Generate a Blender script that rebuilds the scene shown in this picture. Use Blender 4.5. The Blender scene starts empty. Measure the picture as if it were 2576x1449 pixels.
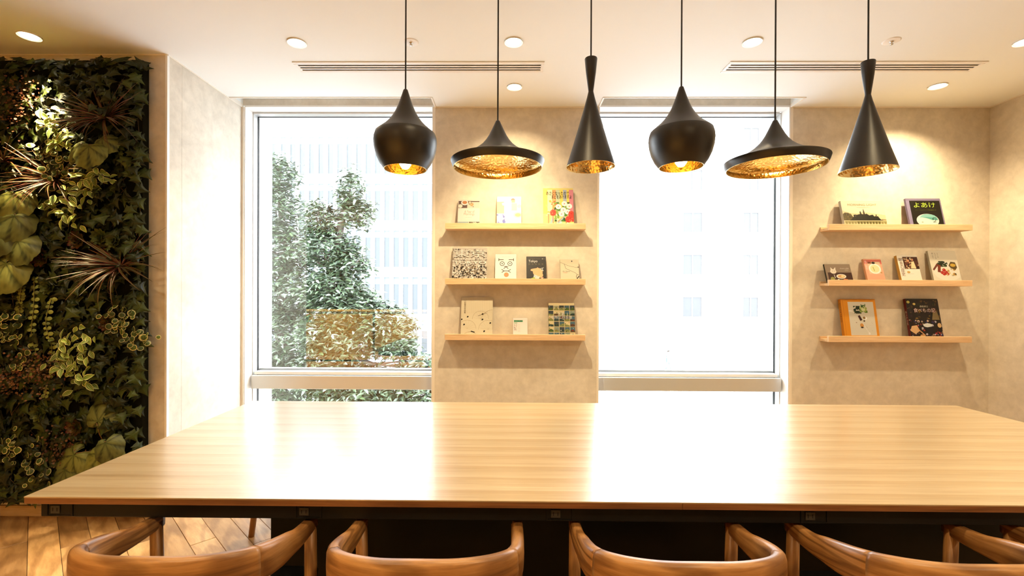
import bpy, math, random
import numpy as np
from mathutils import Vector, Matrix, Euler

PI = math.pi
sc = bpy.context.scene
C = sc.collection
rnd = random.Random(7)

# ------------------------------------------------------------------ camera
cam_d = bpy.data.cameras.new('camera')
cam_d.sensor_width = 36.0
cam_d.lens = 36.0 * 1150.0 / 2576.0
cam_d.shift_x = 0.00809
cam_d.shift_y = 0.00673
cam_d.clip_end = 400
cam = bpy.data.objects.new('camera', cam_d)
C.objects.link(cam)
_r = Vector((0.99994731, 0.00944941, 0.00400998)); _u = Vector((-0.00403247, 0.00236202, 0.99998908)); _f = Vector((-0.00943983, 0.99995256, -0.0024))
M4 = Matrix.Identity(4)
for i in range(3):
    M4[i][0] = _r[i]; M4[i][1] = _u[i]; M4[i][2] = -_f[i]
M4[2][3] = 1.30
cam.matrix_world = M4
sc.camera = cam

# ------------------------------------------------------------------ world, exposure
sc.view_settings.view_transform = 'Standard'
sc.view_settings.look = 'None'
sc.view_settings.exposure = 0.0
sc.view_settings.gamma = 1.0
sc.view_settings.use_curve_mapping = False
w = bpy.data.worlds.new('overcast_sky'); sc.world = w
w.use_nodes = True
bg = w.node_tree.nodes['Background']
bg.inputs['Color'].default_value = (0.90, 0.955, 1.0, 1)
bg.inputs['Strength'].default_value = 16.0
sc.cycles.max_bounces = 8
sc.cycles.diffuse_bounces = 5
sc.cycles.glossy_bounces = 4
sc.cycles.transmission_bounces = 6
sc.cycles.transparent_max_bounces = 16
sc.cycles.caustics_reflective = False
sc.cycles.caustics_refractive = False
sc.cycles.sample_clamp_indirect = 14.0
sc.cycles.use_denoising = True

WARM = (1.0, 0.77, 0.44)
def spot(x, y, z, energy, angle, blend=0.8, tilt=(0, 0), size=0.025, col=WARM):
    d = bpy.data.lights.new('downlight_beam', 'SPOT')
    d.energy = energy; d.spot_size = math.radians(angle); d.spot_blend = blend
    d.shadow_soft_size = size; d.color = col
    o = bpy.data.objects.new('downlight_beam', d); C.objects.link(o)
    o.location = (x, y, z); o.rotation_euler = (math.radians(tilt[0]), math.radians(tilt[1]), 0)
    return o

CZ = 2.676        # ceiling height
YB = 3.369        # back wall face
YP = 2.628        # plant wall face
XL, XR = -1.975, 3.509
CX0, CX1, RX0 = -0.558, 0.664, 2.062   # window edges / columns

# x, y, energy, cone, tilt toward +y (deg); the fixtures themselves are built further down
DOWNLIGHTS = [
    (-2.577, 2.435, 330, 50, 3), (-1.165, 2.504, 62, 116, 0), (0.025, 2.499, 170, 84, 24), (1.322, 2.502, 84, 116, 10),
    (0.037, 3.040, 38, 130, 3), (2.814, 3.030, 98, 130, 3), (2.790, 2.500, 74, 116, 10),
    (-1.165, 1.12, 52, 100, 0), (0.025, 1.12, 52, 100, 0), (1.322, 1.12, 52, 100, 0), (2.79, 1.12, 52, 100, 0),
    (-2.45, 1.45, 46, 84, 14), (-1.165, -0.25, 78, 156, 0), (1.0, -0.25, 100, 156, 0), (2.79, -0.25, 90, 156, 0),  # unseen fill lamps, added to brighten the plants and the lower walls
    (-3.9, -0.95, 950, 60, -20), (-2.6, -0.95, 950, 60, -20), (-1.3, -0.95, 950, 60, -20)]  # unseen strong lamps, added so the counter shows mirrored in the glass
for (x, y, e, a, t) in DOWNLIGHTS:
    spot(x, y, CZ - 0.012, e, a, 0.75, (t, 0))

# ------------------------------------------------------------------ materials
def srgb(r, g, b):
    f = lambda c: (c / 255 / 12.92) if c / 255 <= .04045 else ((c / 255 + .055) / 1.055) ** 2.4
    return (f(r), f(g), f(b), 1.0)
def lin(c): return c if len(c) == 4 else (c[0], c[1], c[2], 1.0)

def mat(name, col=(.8, .8, .8), rough=.5, metal=0., coat=0., spec=.5, emit=None, estr=0.):
    m = bpy.data.materials.new(name); m.use_nodes = True
    b = m.node_tree.nodes['Principled BSDF']
    b.inputs['Base Color'].default_value = lin(col)
    b.inputs['Roughness'].default_value = rough
    b.inputs['Metallic'].default_value = metal
    b.inputs['Coat Weight'].default_value = coat
    b.inputs['Specular IOR Level'].default_value = spec
    if emit:
        b.inputs['Emission Color'].default_value = lin(emit)
        b.inputs['Emission Strength'].default_value = estr
    return m
def nd(m, t, **kw):
    n = m.node_tree.nodes.new(t)
    for k, v in kw.items(): setattr(n, k, v)
    return n
def lk(m, a, b): m.node_tree.links.new(a, b)
def bsdf(m): return m.node_tree.nodes['Principled BSDF']
def bump(m, src, strength, dist=.01):
    b = nd(m, 'ShaderNodeBump'); b.inputs['Strength'].default_value = strength; b.inputs['Distance'].default_value = dist
    lk(m, src, b.inputs['Height']); lk(m, b.outputs[0], bsdf(m).inputs['Normal'])
def coords(m, scale=(1, 1, 1), kind='Object', rot=(0, 0, 0)):
    tc = nd(m, 'ShaderNodeTexCoord') if kind != 'Vector' else nd(m, 'ShaderNodeAttribute', attribute_name='Grain'); mp = nd(m, 'ShaderNodeMapping')
    mp.inputs['Scale'].default_value = scale; mp.inputs['Rotation'].default_value = rot
    lk(m, tc.outputs[kind], mp.inputs['Vector'])
    return mp.outputs[0]
def noise(m, vec, scale, detail=5, rough=.55, dist=0):
    n = nd(m, 'ShaderNodeTexNoise'); n.inputs['Scale'].default_value = scale; n.inputs['Detail'].default_value = detail
    n.inputs['Roughness'].default_value = rough; n.inputs['Distortion'].default_value = dist
    lk(m, vec, n.inputs['Vector']); return n.outputs['Fac']
def ramp(m, fac, stops):
    r = nd(m, 'ShaderNodeValToRGB'); e = r.color_ramp.elements
    while len(e) < len(stops): e.new(.5)
    for q, (p, c) in zip(e, stops): q.position = p; q.color = lin(c)
    lk(m, fac, r.inputs['Fac']); return r.outputs['Color']
def mix(m, fac, a, b, mode='MIX'):
    n = nd(m, 'ShaderNodeMix', data_type='RGBA', blend_type=mode)
    for s, v in ((n.inputs[0], fac), (n.inputs[6], a), (n.inputs[7], b)):
        if hasattr(v, 'is_output') or isinstance(v, bpy.types.NodeSocket): lk(m, v, s)
        else: s.default_value = v
    return n.outputs[2]

def plaster(name, c1, c2):
    m = mat(name, c1, .9, spec=.2)
    v = coords(m)
    n1 = noise(m, v, 2.6, 6, .62, .8); n2 = noise(m, v, 16, 6, .65, .3)
    a = ramp(m, n1, [(.32, c2), (.68, c1)])
    b = ramp(m, n2, [(.3, (.86, .86, .86)), (.7, (1.05, 1.05, 1.05))])
    lk(m, mix(m, 1.0, a, b, 'MULTIPLY'), bsdf(m).inputs['Base Color'])
    bump(m, n2, .12, .004)
    return m

def wood(name, dark, mid, light, grain=(1.2, 26, 26), rough=.42, coat=0., ring=0., scale=1., perobj=0., rot=(0, 0, 0), spec=.5, kind='Object'):
    """long grain along the local x axis; ring > 0 adds cathedral figure"""
    m = mat(name, mid, rough, coat=coat, spec=spec)
    v = coords(m, tuple(g * scale for g in grain), kind, rot)
    if perobj:
        oi = nd(m, 'ShaderNodeObjectInfo'); ad = nd(m, 'ShaderNodeVectorMath', operation='ADD')
        mu = nd(m, 'ShaderNodeVectorMath', operation='SCALE'); mu.inputs[0].default_value = (2.2, .9, 23)
        lk(m, oi.outputs['Random'], mu.inputs['Scale']); lk(m, v, ad.inputs[0]); lk(m, mu.outputs[0], ad.inputs[1]); v = ad.outputs[0]
    n1 = noise(m, v, 1.0, 7, .6, .25); n2 = noise(m, v, 5.0, 4, .7, .1)
    c = ramp(m, n1, [(.28, dark), (.5, mid), (.74, light)])
    f = ramp(m, n2, [(.36, (.80, .74, .68)), (.56, (1.03, 1.03, 1.03))])
    c = mix(m, .75, c, mix(m, 1.0, c, f, 'MULTIPLY'))
    if ring:
        wv = nd(m, 'ShaderNodeTexWave', wave_type='RINGS', rings_direction='Z' if perobj else 'Y')
        wv.inputs['Scale'].default_value = .8 if perobj else .55; wv.inputs['Distortion'].default_value = 13. if perobj else 5.5
        wv.inputs['Detail'].default_value = 3; wv.inputs['Detail Scale'].default_value = .7
        lk(m, v, wv.inputs['Vector'])
        g = ramp(m, wv.outputs['Fac'], [(.08, (.74, .67, .60) if perobj else (.50, .42, .34)), (.5, (1.05, 1.03, 1.0))])
        c = mix(m, .8, c, mix(m, 1.0, c, g, 'MULTIPLY'))
    if perobj:
        rr = ramp(m, oi.outputs['Random'], [(0, (.70, .64, .58)), (.5, (.95, .93, .9)), (1, (1.22, 1.2, 1.15))])
        c = mix(m, 1.0, c, rr, 'MULTIPLY')
    lk(m, c, bsdf(m).inputs['Base Color'])
    bump(m, n2, .08, .002)
    return m

M = {}
M['plaster'] = plaster('beige_plaster', (.71, .66, .57), (.61, .555, .465))
M['ceiling'] = mat('ceiling_paint', (.82, .845, .83), .92, spec=.15)
M['white'] = mat('white_paint', (.82, .81, .78), .5)
M['trim'] = mat('cream_trim', (.80, .75, .66), .5)
M['alu'] = mat('pale_aluminium', (.62, .63, .62), .38, metal=.35)
M['black_rubber'] = mat('black_gasket', (.012, .012, .014), .6)
M['dark_wall'] = mat('dark_interior_paint', (.30, .25, .20), .8)
M['black'] = mat('black_laminate', (.004, .004, .0045), .5, spec=.25)
M['slot'] = mat('vent_dark', (.004, .004, .004), .8)
M['socket'] = mat('grey_socket', (.030, .028, .024), .5)
M['shade'] = mat('matt_black_lacquer', (.011, .0095, .008), .40, spec=.6)
M['cord'] = mat('black_cable', (.008, .008, .008), .6)
M['chrome'] = mat('chrome', (.6, .6, .6), .18, metal=1.)
M['seat'] = mat('black_leather', (.010, .010, .011), .5)
M['soil'] = mat('dark_felt_backing', (.008, .009, .006), .95, spec=.1)
M['table'] = wood('table_veneer', (.40, .29, .16), (.465, .35, .20), (.52, .40, .245), (.7, 34, 34), .30, coat=0, scale=1.)
bsdf(M['table']).inputs['Coat Weight'].default_value = 1.0
bsdf(M['table']).inputs['Coat Roughness'].default_value = .20
bsdf(M['table']).inputs['Coat IOR'].default_value = 1.7
M['edge'] = wood('table_edge', (.11, .040, .012), (.22, .085, .028), (.29, .125, .045), (2.5, 60, 60), .45)
M['oak'] = wood('oak_chair', (.15, .060, .017), (.34, .165, .054), (.48, .26, .098), (2.6, 42, 42), .38, ring=1., kind='Vector')
M['shelf'] = wood('maple_shelf', (.60, .40, .22), (.70, .49, .29), (.78, .57, .36), (1.2, 40, 40), .5)
M['base_wood'] = wood('ash_baseboard', (.46, .30, .17), (.56, .39, .23), (.66, .49, .31), (1., 24, 24), .5)
M['plank'] = wood('oak_floor', (.28, .15, .06), (.46, .28, .125), (.62, .42, .21), (1.7, 9, 9), .33, ring=1., perobj=1.)
M['counter'] = wood('counter_veneer', (.80, .50, .13), (.88, .58, .17), (.93, .66, .22), (1., 8, 8), .5)
M['lamp_glow'] = mat('lamp_diffuser', (1, .9, .7), .4, emit=(1, .86, .62), estr=9.)
M['bulb_glow'] = mat('bulb_glow', (1, .8, .5), .4, emit=(1, .76, .45), estr=26.)

# table top veneer: grain along x with narrow strips side by side
def veneer_strips():
    m = M['table']; b = bsdf(m)
    src = b.inputs['Base Color'].links[0].from_socket
    tc = nd(m, 'ShaderNodeTexCoord'); sp = nd(m, 'ShaderNodeSeparateXYZ'); lk(m, tc.outputs['Object'], sp.inputs[0])
    mm = nd(m, 'ShaderNodeMath', operation='MULTIPLY'); mm.inputs[1].default_value = 1 / .0955
    lk(m, sp.outputs['Y'], mm.inputs[0])
    fr = nd(m, 'ShaderNodeMath', operation='FRACT'); lk(m, mm.outputs[0], fr.inputs[0])
    g = ramp(m, fr.outputs[0], [(0, (1.07, 1.09, 1.13)), (.45, (1.0, 1.0, 1.0)), (.93, (.89, .835, .75)), (.97, (1.05, 1.06, 1.08))])
    lk(m, mix(m, 1.0, src, g, 'MULTIPLY'), b.inputs['Base Color'])
veneer_strips()

def hammered():
    m = mat('hammered_brass', (.86, .66, .30), .17, metal=1.)
    v = coords(m)
    vo = nd(m, 'ShaderNodeTexVoronoi', feature='SMOOTH_F1'); vo.inputs['Scale'].default_value = 95.
    vo.inputs['Smoothness'].default_value = .6
    lk(m, v, vo.inputs['Vector']); bump(m, vo.outputs['Distance'], .55, .003)
    return m
M['brass'] = hammered()

def glass_mat():
    m = bpy.data.materials.new('window_glass'); m.use_nodes = True
    nt = m.node_tree; nt.nodes.clear()
    o = nt.nodes.new('ShaderNodeOutputMaterial'); t = nt.nodes.new('ShaderNodeBsdfTransparent'); g = nt.nodes.new('ShaderNodeBsdfGlossy')
    g.inputs['Roughness'].default_value = .0; t.inputs['Color'].default_value = (.94, .96, .96, 1)
    f = nt.nodes.new('ShaderNodeFresnel'); f.inputs['IOR'].default_value = 2.25
    mx = nt.nodes.new('ShaderNodeMixShader')
    nt.links.new(f.outputs[0], mx.inputs[0]); nt.links.new(t.outputs[0], mx.inputs[1]); nt.links.new(g.outputs[0], mx.inputs[2])
    nt.links.new(mx.outputs[0], o.inputs['Surface'])
    return m
M['glass'] = glass_mat()

def attr_mat(name, rough=.5, vary=0., trans=0., spec=.5, tint=None):
    m = mat(name, (.5, .5, .5), rough, spec=spec)
    a = nd(m, 'ShaderNodeAttribute', attribute_name='Col')
    c = a.outputs['Color']
    if vary:
        oi = nd(m, 'ShaderNodeObjectInfo')
        r = ramp(m, oi.outputs['Random'], [(0, (1 - vary, 1 - vary, 1 - vary)), (.5, (1, 1, .9)), (1, (1 + vary, 1 + vary * .8, 1))])
        c = mix(m, 1.0, c, r, 'MULTIPLY')
    if tint:
        gm = nd(m, 'ShaderNodeGamma'); gm.inputs[1].default_value = 1.2; lk(m, c, gm.inputs[0]); c = mix(m, 1.0, gm.outputs[0], tint, 'MULTIPLY')
    lk(m, c, bsdf(m).inputs['Base Color'])
    return m
M['print'] = attr_mat('printed_cover', .45, tint=(.60, .635, .72, 1), spec=.3)
M['leaf'] = attr_mat('leaf_surface', .46, .45, spec=.35)

# ------------------------------------------------------------------ mesh helpers
class MB:
    def __init__(s): s.v = []; s.f = []; s.c = []; s.smooth = []; s.g = []
    def add(s, vs, fs, col=None, smooth=False, mtx=None, grain=None):
        n = len(s.v)
        s.g += grain if grain else [tuple(p) for p in vs]
        if mtx is not None: vs = [tuple(mtx @ Vector(p)) for p in vs]
        s.v += [tuple(p) for p in vs]; s.f += [tuple(i + n for i in f) for f in fs]
        s.c += [col] * len(fs) if not (isinstance(col, list)) else col
        s.smooth += [smooth] * len(fs)
        return s
    def box(s, x0, x1, y0, y1, z0, z1, b=0., col=None, mtx=None):
        if b <= 0:
            vs = [(x, y, z) for z in (z0, z1) for y in (y0, y1) for x in (x0, x1)]
            fs = [(0, 2, 3, 1), (4, 5, 7, 6), (0, 1, 5, 4), (2, 6, 7, 3), (0, 4, 6, 2), (1, 3, 7, 5)]
            return s.add(vs, fs, col, mtx=mtx)
        b = min(b, (x1 - x0) * .49, (y1 - y0) * .49, (z1 - z0) * .49)
        vs = []; idx = {}
        for ix, x in enumerate((x0, x1)):
            for iy, y in enumerate((y0, y1)):
                for iz, z in enumerate((z0, z1)):
                    sx, sy, sz = (1 - 2 * ix) * b, (1 - 2 * iy) * b, (1 - 2 * iz) * b
                    for k, p in enumerate(((x, y + sy, z + sz), (x + sx, y, z + sz), (x + sx, y + sy, z))):
                        idx[(ix, iy, iz, k)] = len(vs); vs.append(p)
        g = lambda *a: idx[a]
        fs = []
        for i in (0, 1):
            q = [g(i, 0, 0, 0), g(i, 1, 0, 0), g(i, 1, 1, 0), g(i, 0, 1, 0)]; fs.append(q if i else q[::-1])
            q = [g(0, i, 0, 1), g(0, i, 1, 1), g(1, i, 1, 1), g(1, i, 0, 1)]; fs.append(q if i else q[::-1])
            q = [g(0, 0, i, 2), g(1, 0, i, 2), g(1, 1, i, 2), g(0, 1, i, 2)]; fs.append(q if i else q[::-1])
        for i in (0, 1):
            for j in (0, 1):
                q = [g(i, j, 0, 0), g(i, j, 1, 0), g(i, j, 1, 1), g(i, j, 0, 1)]; fs.append(q if i != j else q[::-1])
                q = [g(i, 0, j, 0), g(i, 1, j, 0), g(i, 1, j, 2), g(i, 0, j, 2)]; fs.append(q if i == j else q[::-1])
                q = [g(0, i, j, 1), g(1, i, j, 1), g(1, i, j, 2), g(0, i, j, 2)]; fs.append(q if i != j else q[::-1])
        for i in (0, 1):
            for j in (0, 1):
                for k in (0, 1):
                    q = [g(i, j, k, 0), g(i, j, k, 1), g(i, j, k, 2)]; fs.append(q if (i + j + k) % 2 == 1 else q[::-1])
        return s.add(vs, fs, col, mtx=mtx)
    def lathe(s, prof, n=32, col=None, smooth=True, cap=False, mtx=None, flip=False):
        vs = []; fs = []
        for (r, z) in prof:
            for k in range(n):
                a = 2 * PI * k / n; vs.append((r * math.cos(a), r * math.sin(a), z))
        for i in range(len(prof) - 1):
            for k in range(n):
                q = (i * n + k, i * n + (k + 1) % n, (i + 1) * n + (k + 1) % n, (i + 1) * n + k)
                fs.append(q[::-1] if flip else q)
        if cap:
            fs.append(tuple(range(n))[::-1]); fs.append(tuple((len(prof) - 1) * n + k for k in range(n)))
        return s.add(vs, fs, col, smooth, mtx)
    def tube(s, pts, rad, n=8, col=None, cap=True, smooth=True):
        pts = [Vector(p) for p in pts]; m = len(pts)
        if not hasattr(rad, '__len__'): rad = [rad] * m
        vs = []; fs = []; gr = []; ln = rnd.uniform(0, 3)
        for i, p in enumerate(pts):
            ln += (p - pts[i - 1]).length if i else 0
            t = (pts[min(i + 1, m - 1)] - pts[max(i - 1, 0)]).normalized()
            a = t.cross(Vector((0, 0, 1)))
            if a.length < .05: a = t.cross(Vector((0, 1, 0)))
            a.normalize(); b = t.cross(a)
            for k in range(n):
                an = 2 * PI * k / n; vs.append(p + (a * math.cos(an) + b * math.sin(an)) * rad[i]); gr.append((ln, rad[i] * math.cos(an), rad[i] * math.sin(an)))
        for i in range(m - 1):
            for k in range(n):
                fs.append((i * n + k, i * n + (k + 1) % n, (i + 1) * n + (k + 1) % n, (i + 1) * n + k))
        if cap: fs += [tuple(range(n))[::-1], tuple((m - 1) * n + k for k in range(n))]
        return s.add(vs, fs, col, smooth, grain=gr)
    def mesh(s, name, m):
        me = bpy.data.meshes.new(name)
        me.from_pydata(s.v, [], s.f)
        if m is not None: me.materials.append(m)
        me.polygons.foreach_set('use_smooth', s.smooth)
        if any(c is not None for c in s.c):
            ca = me.color_attributes.new('Col', 'FLOAT_COLOR', 'CORNER')
            out = []
            for f, c in zip(s.f, s.c):
                if c is None: c = (.5, .5, .5, 1)
                if isinstance(c[0], (tuple, list)):
                    for q in c: out += list(lin(q))
                else: out += list(lin(c)) * len(f)
            ca.data.foreach_set('color', out)
        if len(s.g) == len(s.v) and m is M.get('oak'):
            ga = me.attributes.new('Grain', 'FLOAT_VECTOR', 'POINT'); ga.data.foreach_set('vector', [q for p in s.g for q in p])
        me.validate(); me.update()
        return me
    def build(s, name, m, parent=None, **kw):
        return link(name, s.mesh(name, m), parent, **kw)

def link(name, me, parent=None, label=None, cat=None, group=None, kind=None, mtx=None):
    o = bpy.data.objects.new(name, me); C.objects.link(o)
    if parent: o.parent = parent
    if mtx is not None: o.matrix_local = mtx
    return tag(o, label, cat, group, kind)
def tag(o, label=None, cat=None, group=None, kind=None):
    if label: o['label'] = label
    if cat: o['category'] = cat
    if group: o['group'] = group
    if kind: o['kind'] = kind
    return o
def thing(name, label, cat, loc=(0, 0, 0), rz=0., group=None, kind=None):
    o = bpy.data.objects.new(name, None); C.objects.link(o)
    o.location = loc; o.rotation_euler = (0, 0, rz); o.empty_display_size = .05
    return tag(o, label, cat, group, kind)
def copy_tree(o, parent=None):
    c = o.copy(); C.objects.link(c)
    if parent: c.parent = parent
    for ch in list(o.children): copy_tree(ch, c)
    return c
def frame_mtx(pos, nrm, tip, s=1.):
    """local +z -> nrm, local +y -> tip (made perpendicular)"""
    n = Vector(nrm).normalized(); t = Vector(tip); t = (t - n * t.dot(n)).normalized(); x = t.cross(n)
    return Matrix(((x.x * s, t.x * s, n.x * s, pos[0]), (x.y * s, t.y * s, n.y * s, pos[1]), (x.z * s, t.z * s, n.z * s, pos[2]), (0, 0, 0, 1)))

# ================================================================== THE ROOM
# ------------------------------------------------------------------ floor of oak planks laid at 45 degrees
fl = thing('floor', None, None, kind='structure')
MB().box(-5.2, XR + .1, -3.4, 3.75, -.06, -.014).build('subfloor', M['slot'], fl)
ang = math.radians(46.3); fd = Vector((-math.sin(ang), math.cos(ang), 0)); fp = Vector((math.cos(ang), math.sin(ang), 0))
PW, PL = .1163, .92
pm = MB().box(-PL / 2 + .0012, PL / 2 - .0012, -PW / 2 + .0009, PW / 2 - .0009, -.014, 0, .0012).mesh('plank', M['plank'])
far = MB(); cand = []
rot = Matrix((( fd.x, -fp.x * -1, 0), (fd.y, fp.y, 0), (0, 0, 1)))
off = (Vector((-2.227, 2.258, 0)).dot(fp)) % PW
for j in range(-60, 60):
    v = off + (j + .5) * PW
    ph = ((j * 0.382) % 1.0) * PL
    for i in range(-9, 9):
        c = fd * (i * PL + ph) + fp * v
        if -5.0 < c.x < XR - .05 and -3.2 < c.y < YB + .25:
            cand.append((math.hypot(c.x + 1.6, (c.y - 2.0)), c))
cand.sort(key=lambda q: q[0])
for k, (d, c) in enumerate(cand):
    m = Matrix(((fd.x, -fd.y, 0, c.x), (fd.y, fd.x, 0, c.y), (0, 0, 1, rnd.uniform(-.0004, .0004)), (0, 0, 0, 1)))
    if k < 296: link('plank', pm, fl, mtx=m)
    else: far.box(-PL / 2 + .0012, PL / 2 - .0012, -PW / 2 + .0009, PW / 2 - .0009, -.014, 0, 0, mtx=m)
far.build('distant_planks', M['plank'], fl, kind='stuff')

# ------------------------------------------------------------------ ceiling with two blind slots
SY0 = 3.210
S1 = (-1.966, -.546); S2 = (.667, 2.062)
c = MB()
c.box(-5.2, XR + .1, -3.4, SY0, CZ, CZ + .14)
for a, b in ((-5.2, S1[0]), (S1[1], S2[0]), (S2[1], XR + .1)): c.box(a, b, SY0, YB + .01, CZ, CZ + .14)
c.box(-5.2, XR + .1, -3.4, YB + .4, CZ + .14, CZ + .2)
c.build('ceiling', M['ceiling'], kind='structure')
for i, (a, b) in enumerate((S1, S2)):
    t = MB(); q = .009
    t.box(a, b, SY0 - q, SY0 + .002, CZ - .004, CZ + .02)
    t.box(a - q, a + .002, SY0 - q, YB - .001, CZ - .004, CZ + .02)
    t.box(b - .002, b + q, SY0 - q, YB - .001, CZ - .004, CZ + .02)
    MB().box(a, b, YB, YB + .37, CZ + .012, CZ + .14).build('trim_%d' % (i + 11), M['plaster'], kind='structure')
    t.build('trim_%d' % (i + 1), M['trim'], kind='structure')

# ------------------------------------------------------------------ walls
def wall(name, boxes, m=None):
    b = MB()
    for q in boxes: b.box(*q)
    return b.build(name, m or M['plaster'], kind='structure')
wall('wall_back', [(CX0 + .017, CX1 - .010, YB, 3.47, 0, CZ), (CX0 + .017, CX1 - .010, 3.53, 3.74, 0, CZ), (RX0 + .018, XR + .1, YB, 3.74, 0, CZ)])
wall('wall_right', [(XR, XR + .12, -3.3, YB, 0, CZ)])
wall('wall_alcove', [(XL - .12, XL, YP + .12, 3.74, 0, CZ)])
wall('wall_left', [(-5.1, XL - .0005, YP, YP + .12, 0, CZ)])
wall('wall_far_left', [(-5.2, -5.1, -3.3, YP + .12, 0, CZ)], M['dark_wall'])
wall('wall_behind', [(-5.2, XR + .12, -3.4, -3.3, 0, CZ)], M['dark_wall'])
# corner beads and thin ceiling shadow trims
def trim(n, boxes, m='trim'):
    b = MB()
    for q in boxes: b.box(*q)
    return b.build('trim_%d' % n, M[m], kind='structure')
trim(3, [(CX0, CX0 + .018, YB - .002, 3.47, 0, CZ)])
trim(4, [(CX1 - .011, CX1, YB - .002, 3.47, 0, CZ)])
trim(5, [(RX0, RX0 + .019, YB - .002, 3.47, 0, CZ)])
trim(6, [(XL, XL + .018, YB - .006, 3.47, 0, CZ)])
trim(7, [(XL - .010, XL + .002, YP - .003, YP + .014, 0, CZ)], 'white')
e = .006
trim(8, [(CX0 + .018, CX1 - .011, YB - e, YB, CZ - e, CZ), (RX0 + .019, XR, YB - e, YB, CZ - e, CZ), (XR - e, XR, -3.2, YB - e, CZ - e, CZ),
         (XL, XL + e, YP, YB - .008, CZ - e, CZ), (-5.1, XL - .01, YP - e, YP, CZ - e, CZ)])
MB().box(-5.1, XL - .012, YP - .012, YP, 0, .062, .002).build('baseboard_left', M['base_wood'], kind='structure')
MB().box(XR - .012, XR, -3.2, YB, 0, .062, .002).build('baseboard_right', M['base_wood'], kind='structure')
b = MB(); b.box(RX0 + .02, XR - .013, YB - .012, YB, 0, .062, .002); b.build('baseboard_back', M['base_wood'], kind='structure')
b = MB(); b.box(CX0 + .02, CX1 - .012, YB - .012, YB, 0, .062, .002); b.build('baseboard_column', M['base_wood'], kind='structure')

# ------------------------------------------------------------------ windows
def window(n, x0, x1):
    wd = thing('window_%d' % n, None, None, kind='structure')
    r = MB()
    t = .012
    # inner lining, head and jambs
    r.box(x0, x0 + .006, YB + .002, 3.47, .05, CZ); r.box(x1 - .006, x1, YB + .002, 3.47, .05, CZ)
    r.box(x0, x1, YB, 3.47, CZ, CZ + .012); r.box(x0, x1, YB - .0, 3.47, .0, .05)
    r.build('window_lining', M['white'], wd)
    f = MB()
    for (a, b_, c_, d_) in ((x0, x0 + t, .05, CZ), (x1 - t, x1, .05, CZ)):
        f.box(a, b_, 3.47, 3.53, c_, d_, .002)
    f.box(x0 + t, x1 - t, 3.47, 3.53, CZ - t, CZ, .002); f.box(x0 + t, x1 - t, 3.47, 3.53, .03, .07, .002)
    f.build('window_frame', M['alu'], wd)
    o = MB()
    o.box(x0 - .02, x0 + t + .004, 3.545, 3.74, 0, CZ); o.box(x1 - t - .004, x1 + .02, 3.545, 3.74, 0, CZ)
    o.box(x0 + t, x1 - t, 3.545, 3.74, CZ - t, CZ + .06); o.box(x0 + t, x1 - t, 3.545, 3.74, -.05, .05)
    o.box(x0 + t + .005, x1 - t - .005, 3.55, 3.60, .60, .712)
    o.build('outer_reveal', M['white'], wd)
    g = MB(); q = .0035; a, b_ = x0 + t, x1 - t
    g.box(a, a + q, 3.528, 3.534, .07, CZ - t); g.box(b_ - q, b_, 3.528, 3.534, .07, CZ - t); g.box(a, b_, 3.528, 3.534, CZ - t - q, CZ - t)
    g.build('gasket', M['black_rubber'], wd)
    p = MB()
    p.add([(a, 3.54, .07), (b_, 3.54, .07), (b_, 3.54, CZ - t), (a, 3.54, CZ - t)], [(0, 1, 2, 3)])
    p.build('window_pane', M['glass'], wd)
    s = MB(); s.box(x0 + .002 if n == 2 else x0 + .016, x1 - .002 if n == 1 else x1 - .014, 3.438, 3.468, .574, .674, .002)
    s.build('window_rail', M['alu'], wd)
    s = MB(); s.box(a + .01, b_ - .01, 3.47, 3.53, .676, .70, .002)
    s.build('window_sash', M['white'], wd)
    return wd
window(1, XL + .018, CX0)
window(2, CX1, RX0)

# ------------------------------------------------------------------ ceiling fittings
POS = ['above the plant wall', 'nearest the left end of the table', 'in the middle above the far table edge', 'between the two air vents, right of centre',
       'close to the wall above the first picture shelves', 'close to the wall above the right book shelves', 'at the right edge of the ceiling']
rim = MB().lathe([(.050, -.001), (.0535, -.004), (.053, 0)], 40).mesh('trim_ring', M['white'])
refl = MB().lathe([(.050, -.001), (.046, .012), (.038, .03)], 40).mesh('reflector', M['white'])
disc = MB(); disc.lathe([(.0, -.0), (.038, 0)], 32, flip=True); dm = disc.mesh('lamp_lens', M['lamp_glow'])
for i, (x, y, e_, a_, t_) in enumerate(DOWNLIGHTS):
    if i < 7:
        o = thing('downlight', 'round recessed warm downlight ' + POS[i], 'downlight', (x, y, CZ), 0, 'recessed ceiling downlights')
    else:
        o = thing('downlight', 'round recessed warm downlight outside the picture, ' + ['over the near left chair', 'over the near middle chairs', 'over the near right chair', 'beyond the right end of the table', 'added fill in front of the plant wall', 'added fill left of the viewer', 'added fill right of the viewer', 'added fill near the right wall', 'added to light the counter, furthest left', 'added to light the counter, in the middle', 'added to light the counter, furthest right'][i - 7], 'downlight', (x, y, CZ), 0, 'ceiling downlights outside the picture')
    link('trim_ring', rim, o); link('reflector', refl, o, mtx=Matrix.Translation((0, 0, -.0055)))
    link('lamp_lens', dm, o, mtx=Matrix.Translation((0, 0, -.0035)))
for (x, y, lb) in ((-.537, 2.502, 'small round sprinkler head in the ceiling behind the first pendant cord'), (2.069, 2.496, 'small round sprinkler head in the ceiling above the right air vent')):
    o = thing('sprinkler_head', lb, 'sprinkler', (x, y, CZ), 0, 'ceiling sprinklers')
    MB().lathe([(.0, -.003), (.036, -.004), (.042, -.001), (.042, 0)], 28, flip=True).build('cover_plate', M['white'], o)
    MB().lathe([(.0, -.020), (.007, -.020), (.009, -.015), (.004, -.012), (.004, -.008), (.010, -.006), (.010, -.002)], 20, flip=True).build('nozzle', M['chrome'], o)
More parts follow.
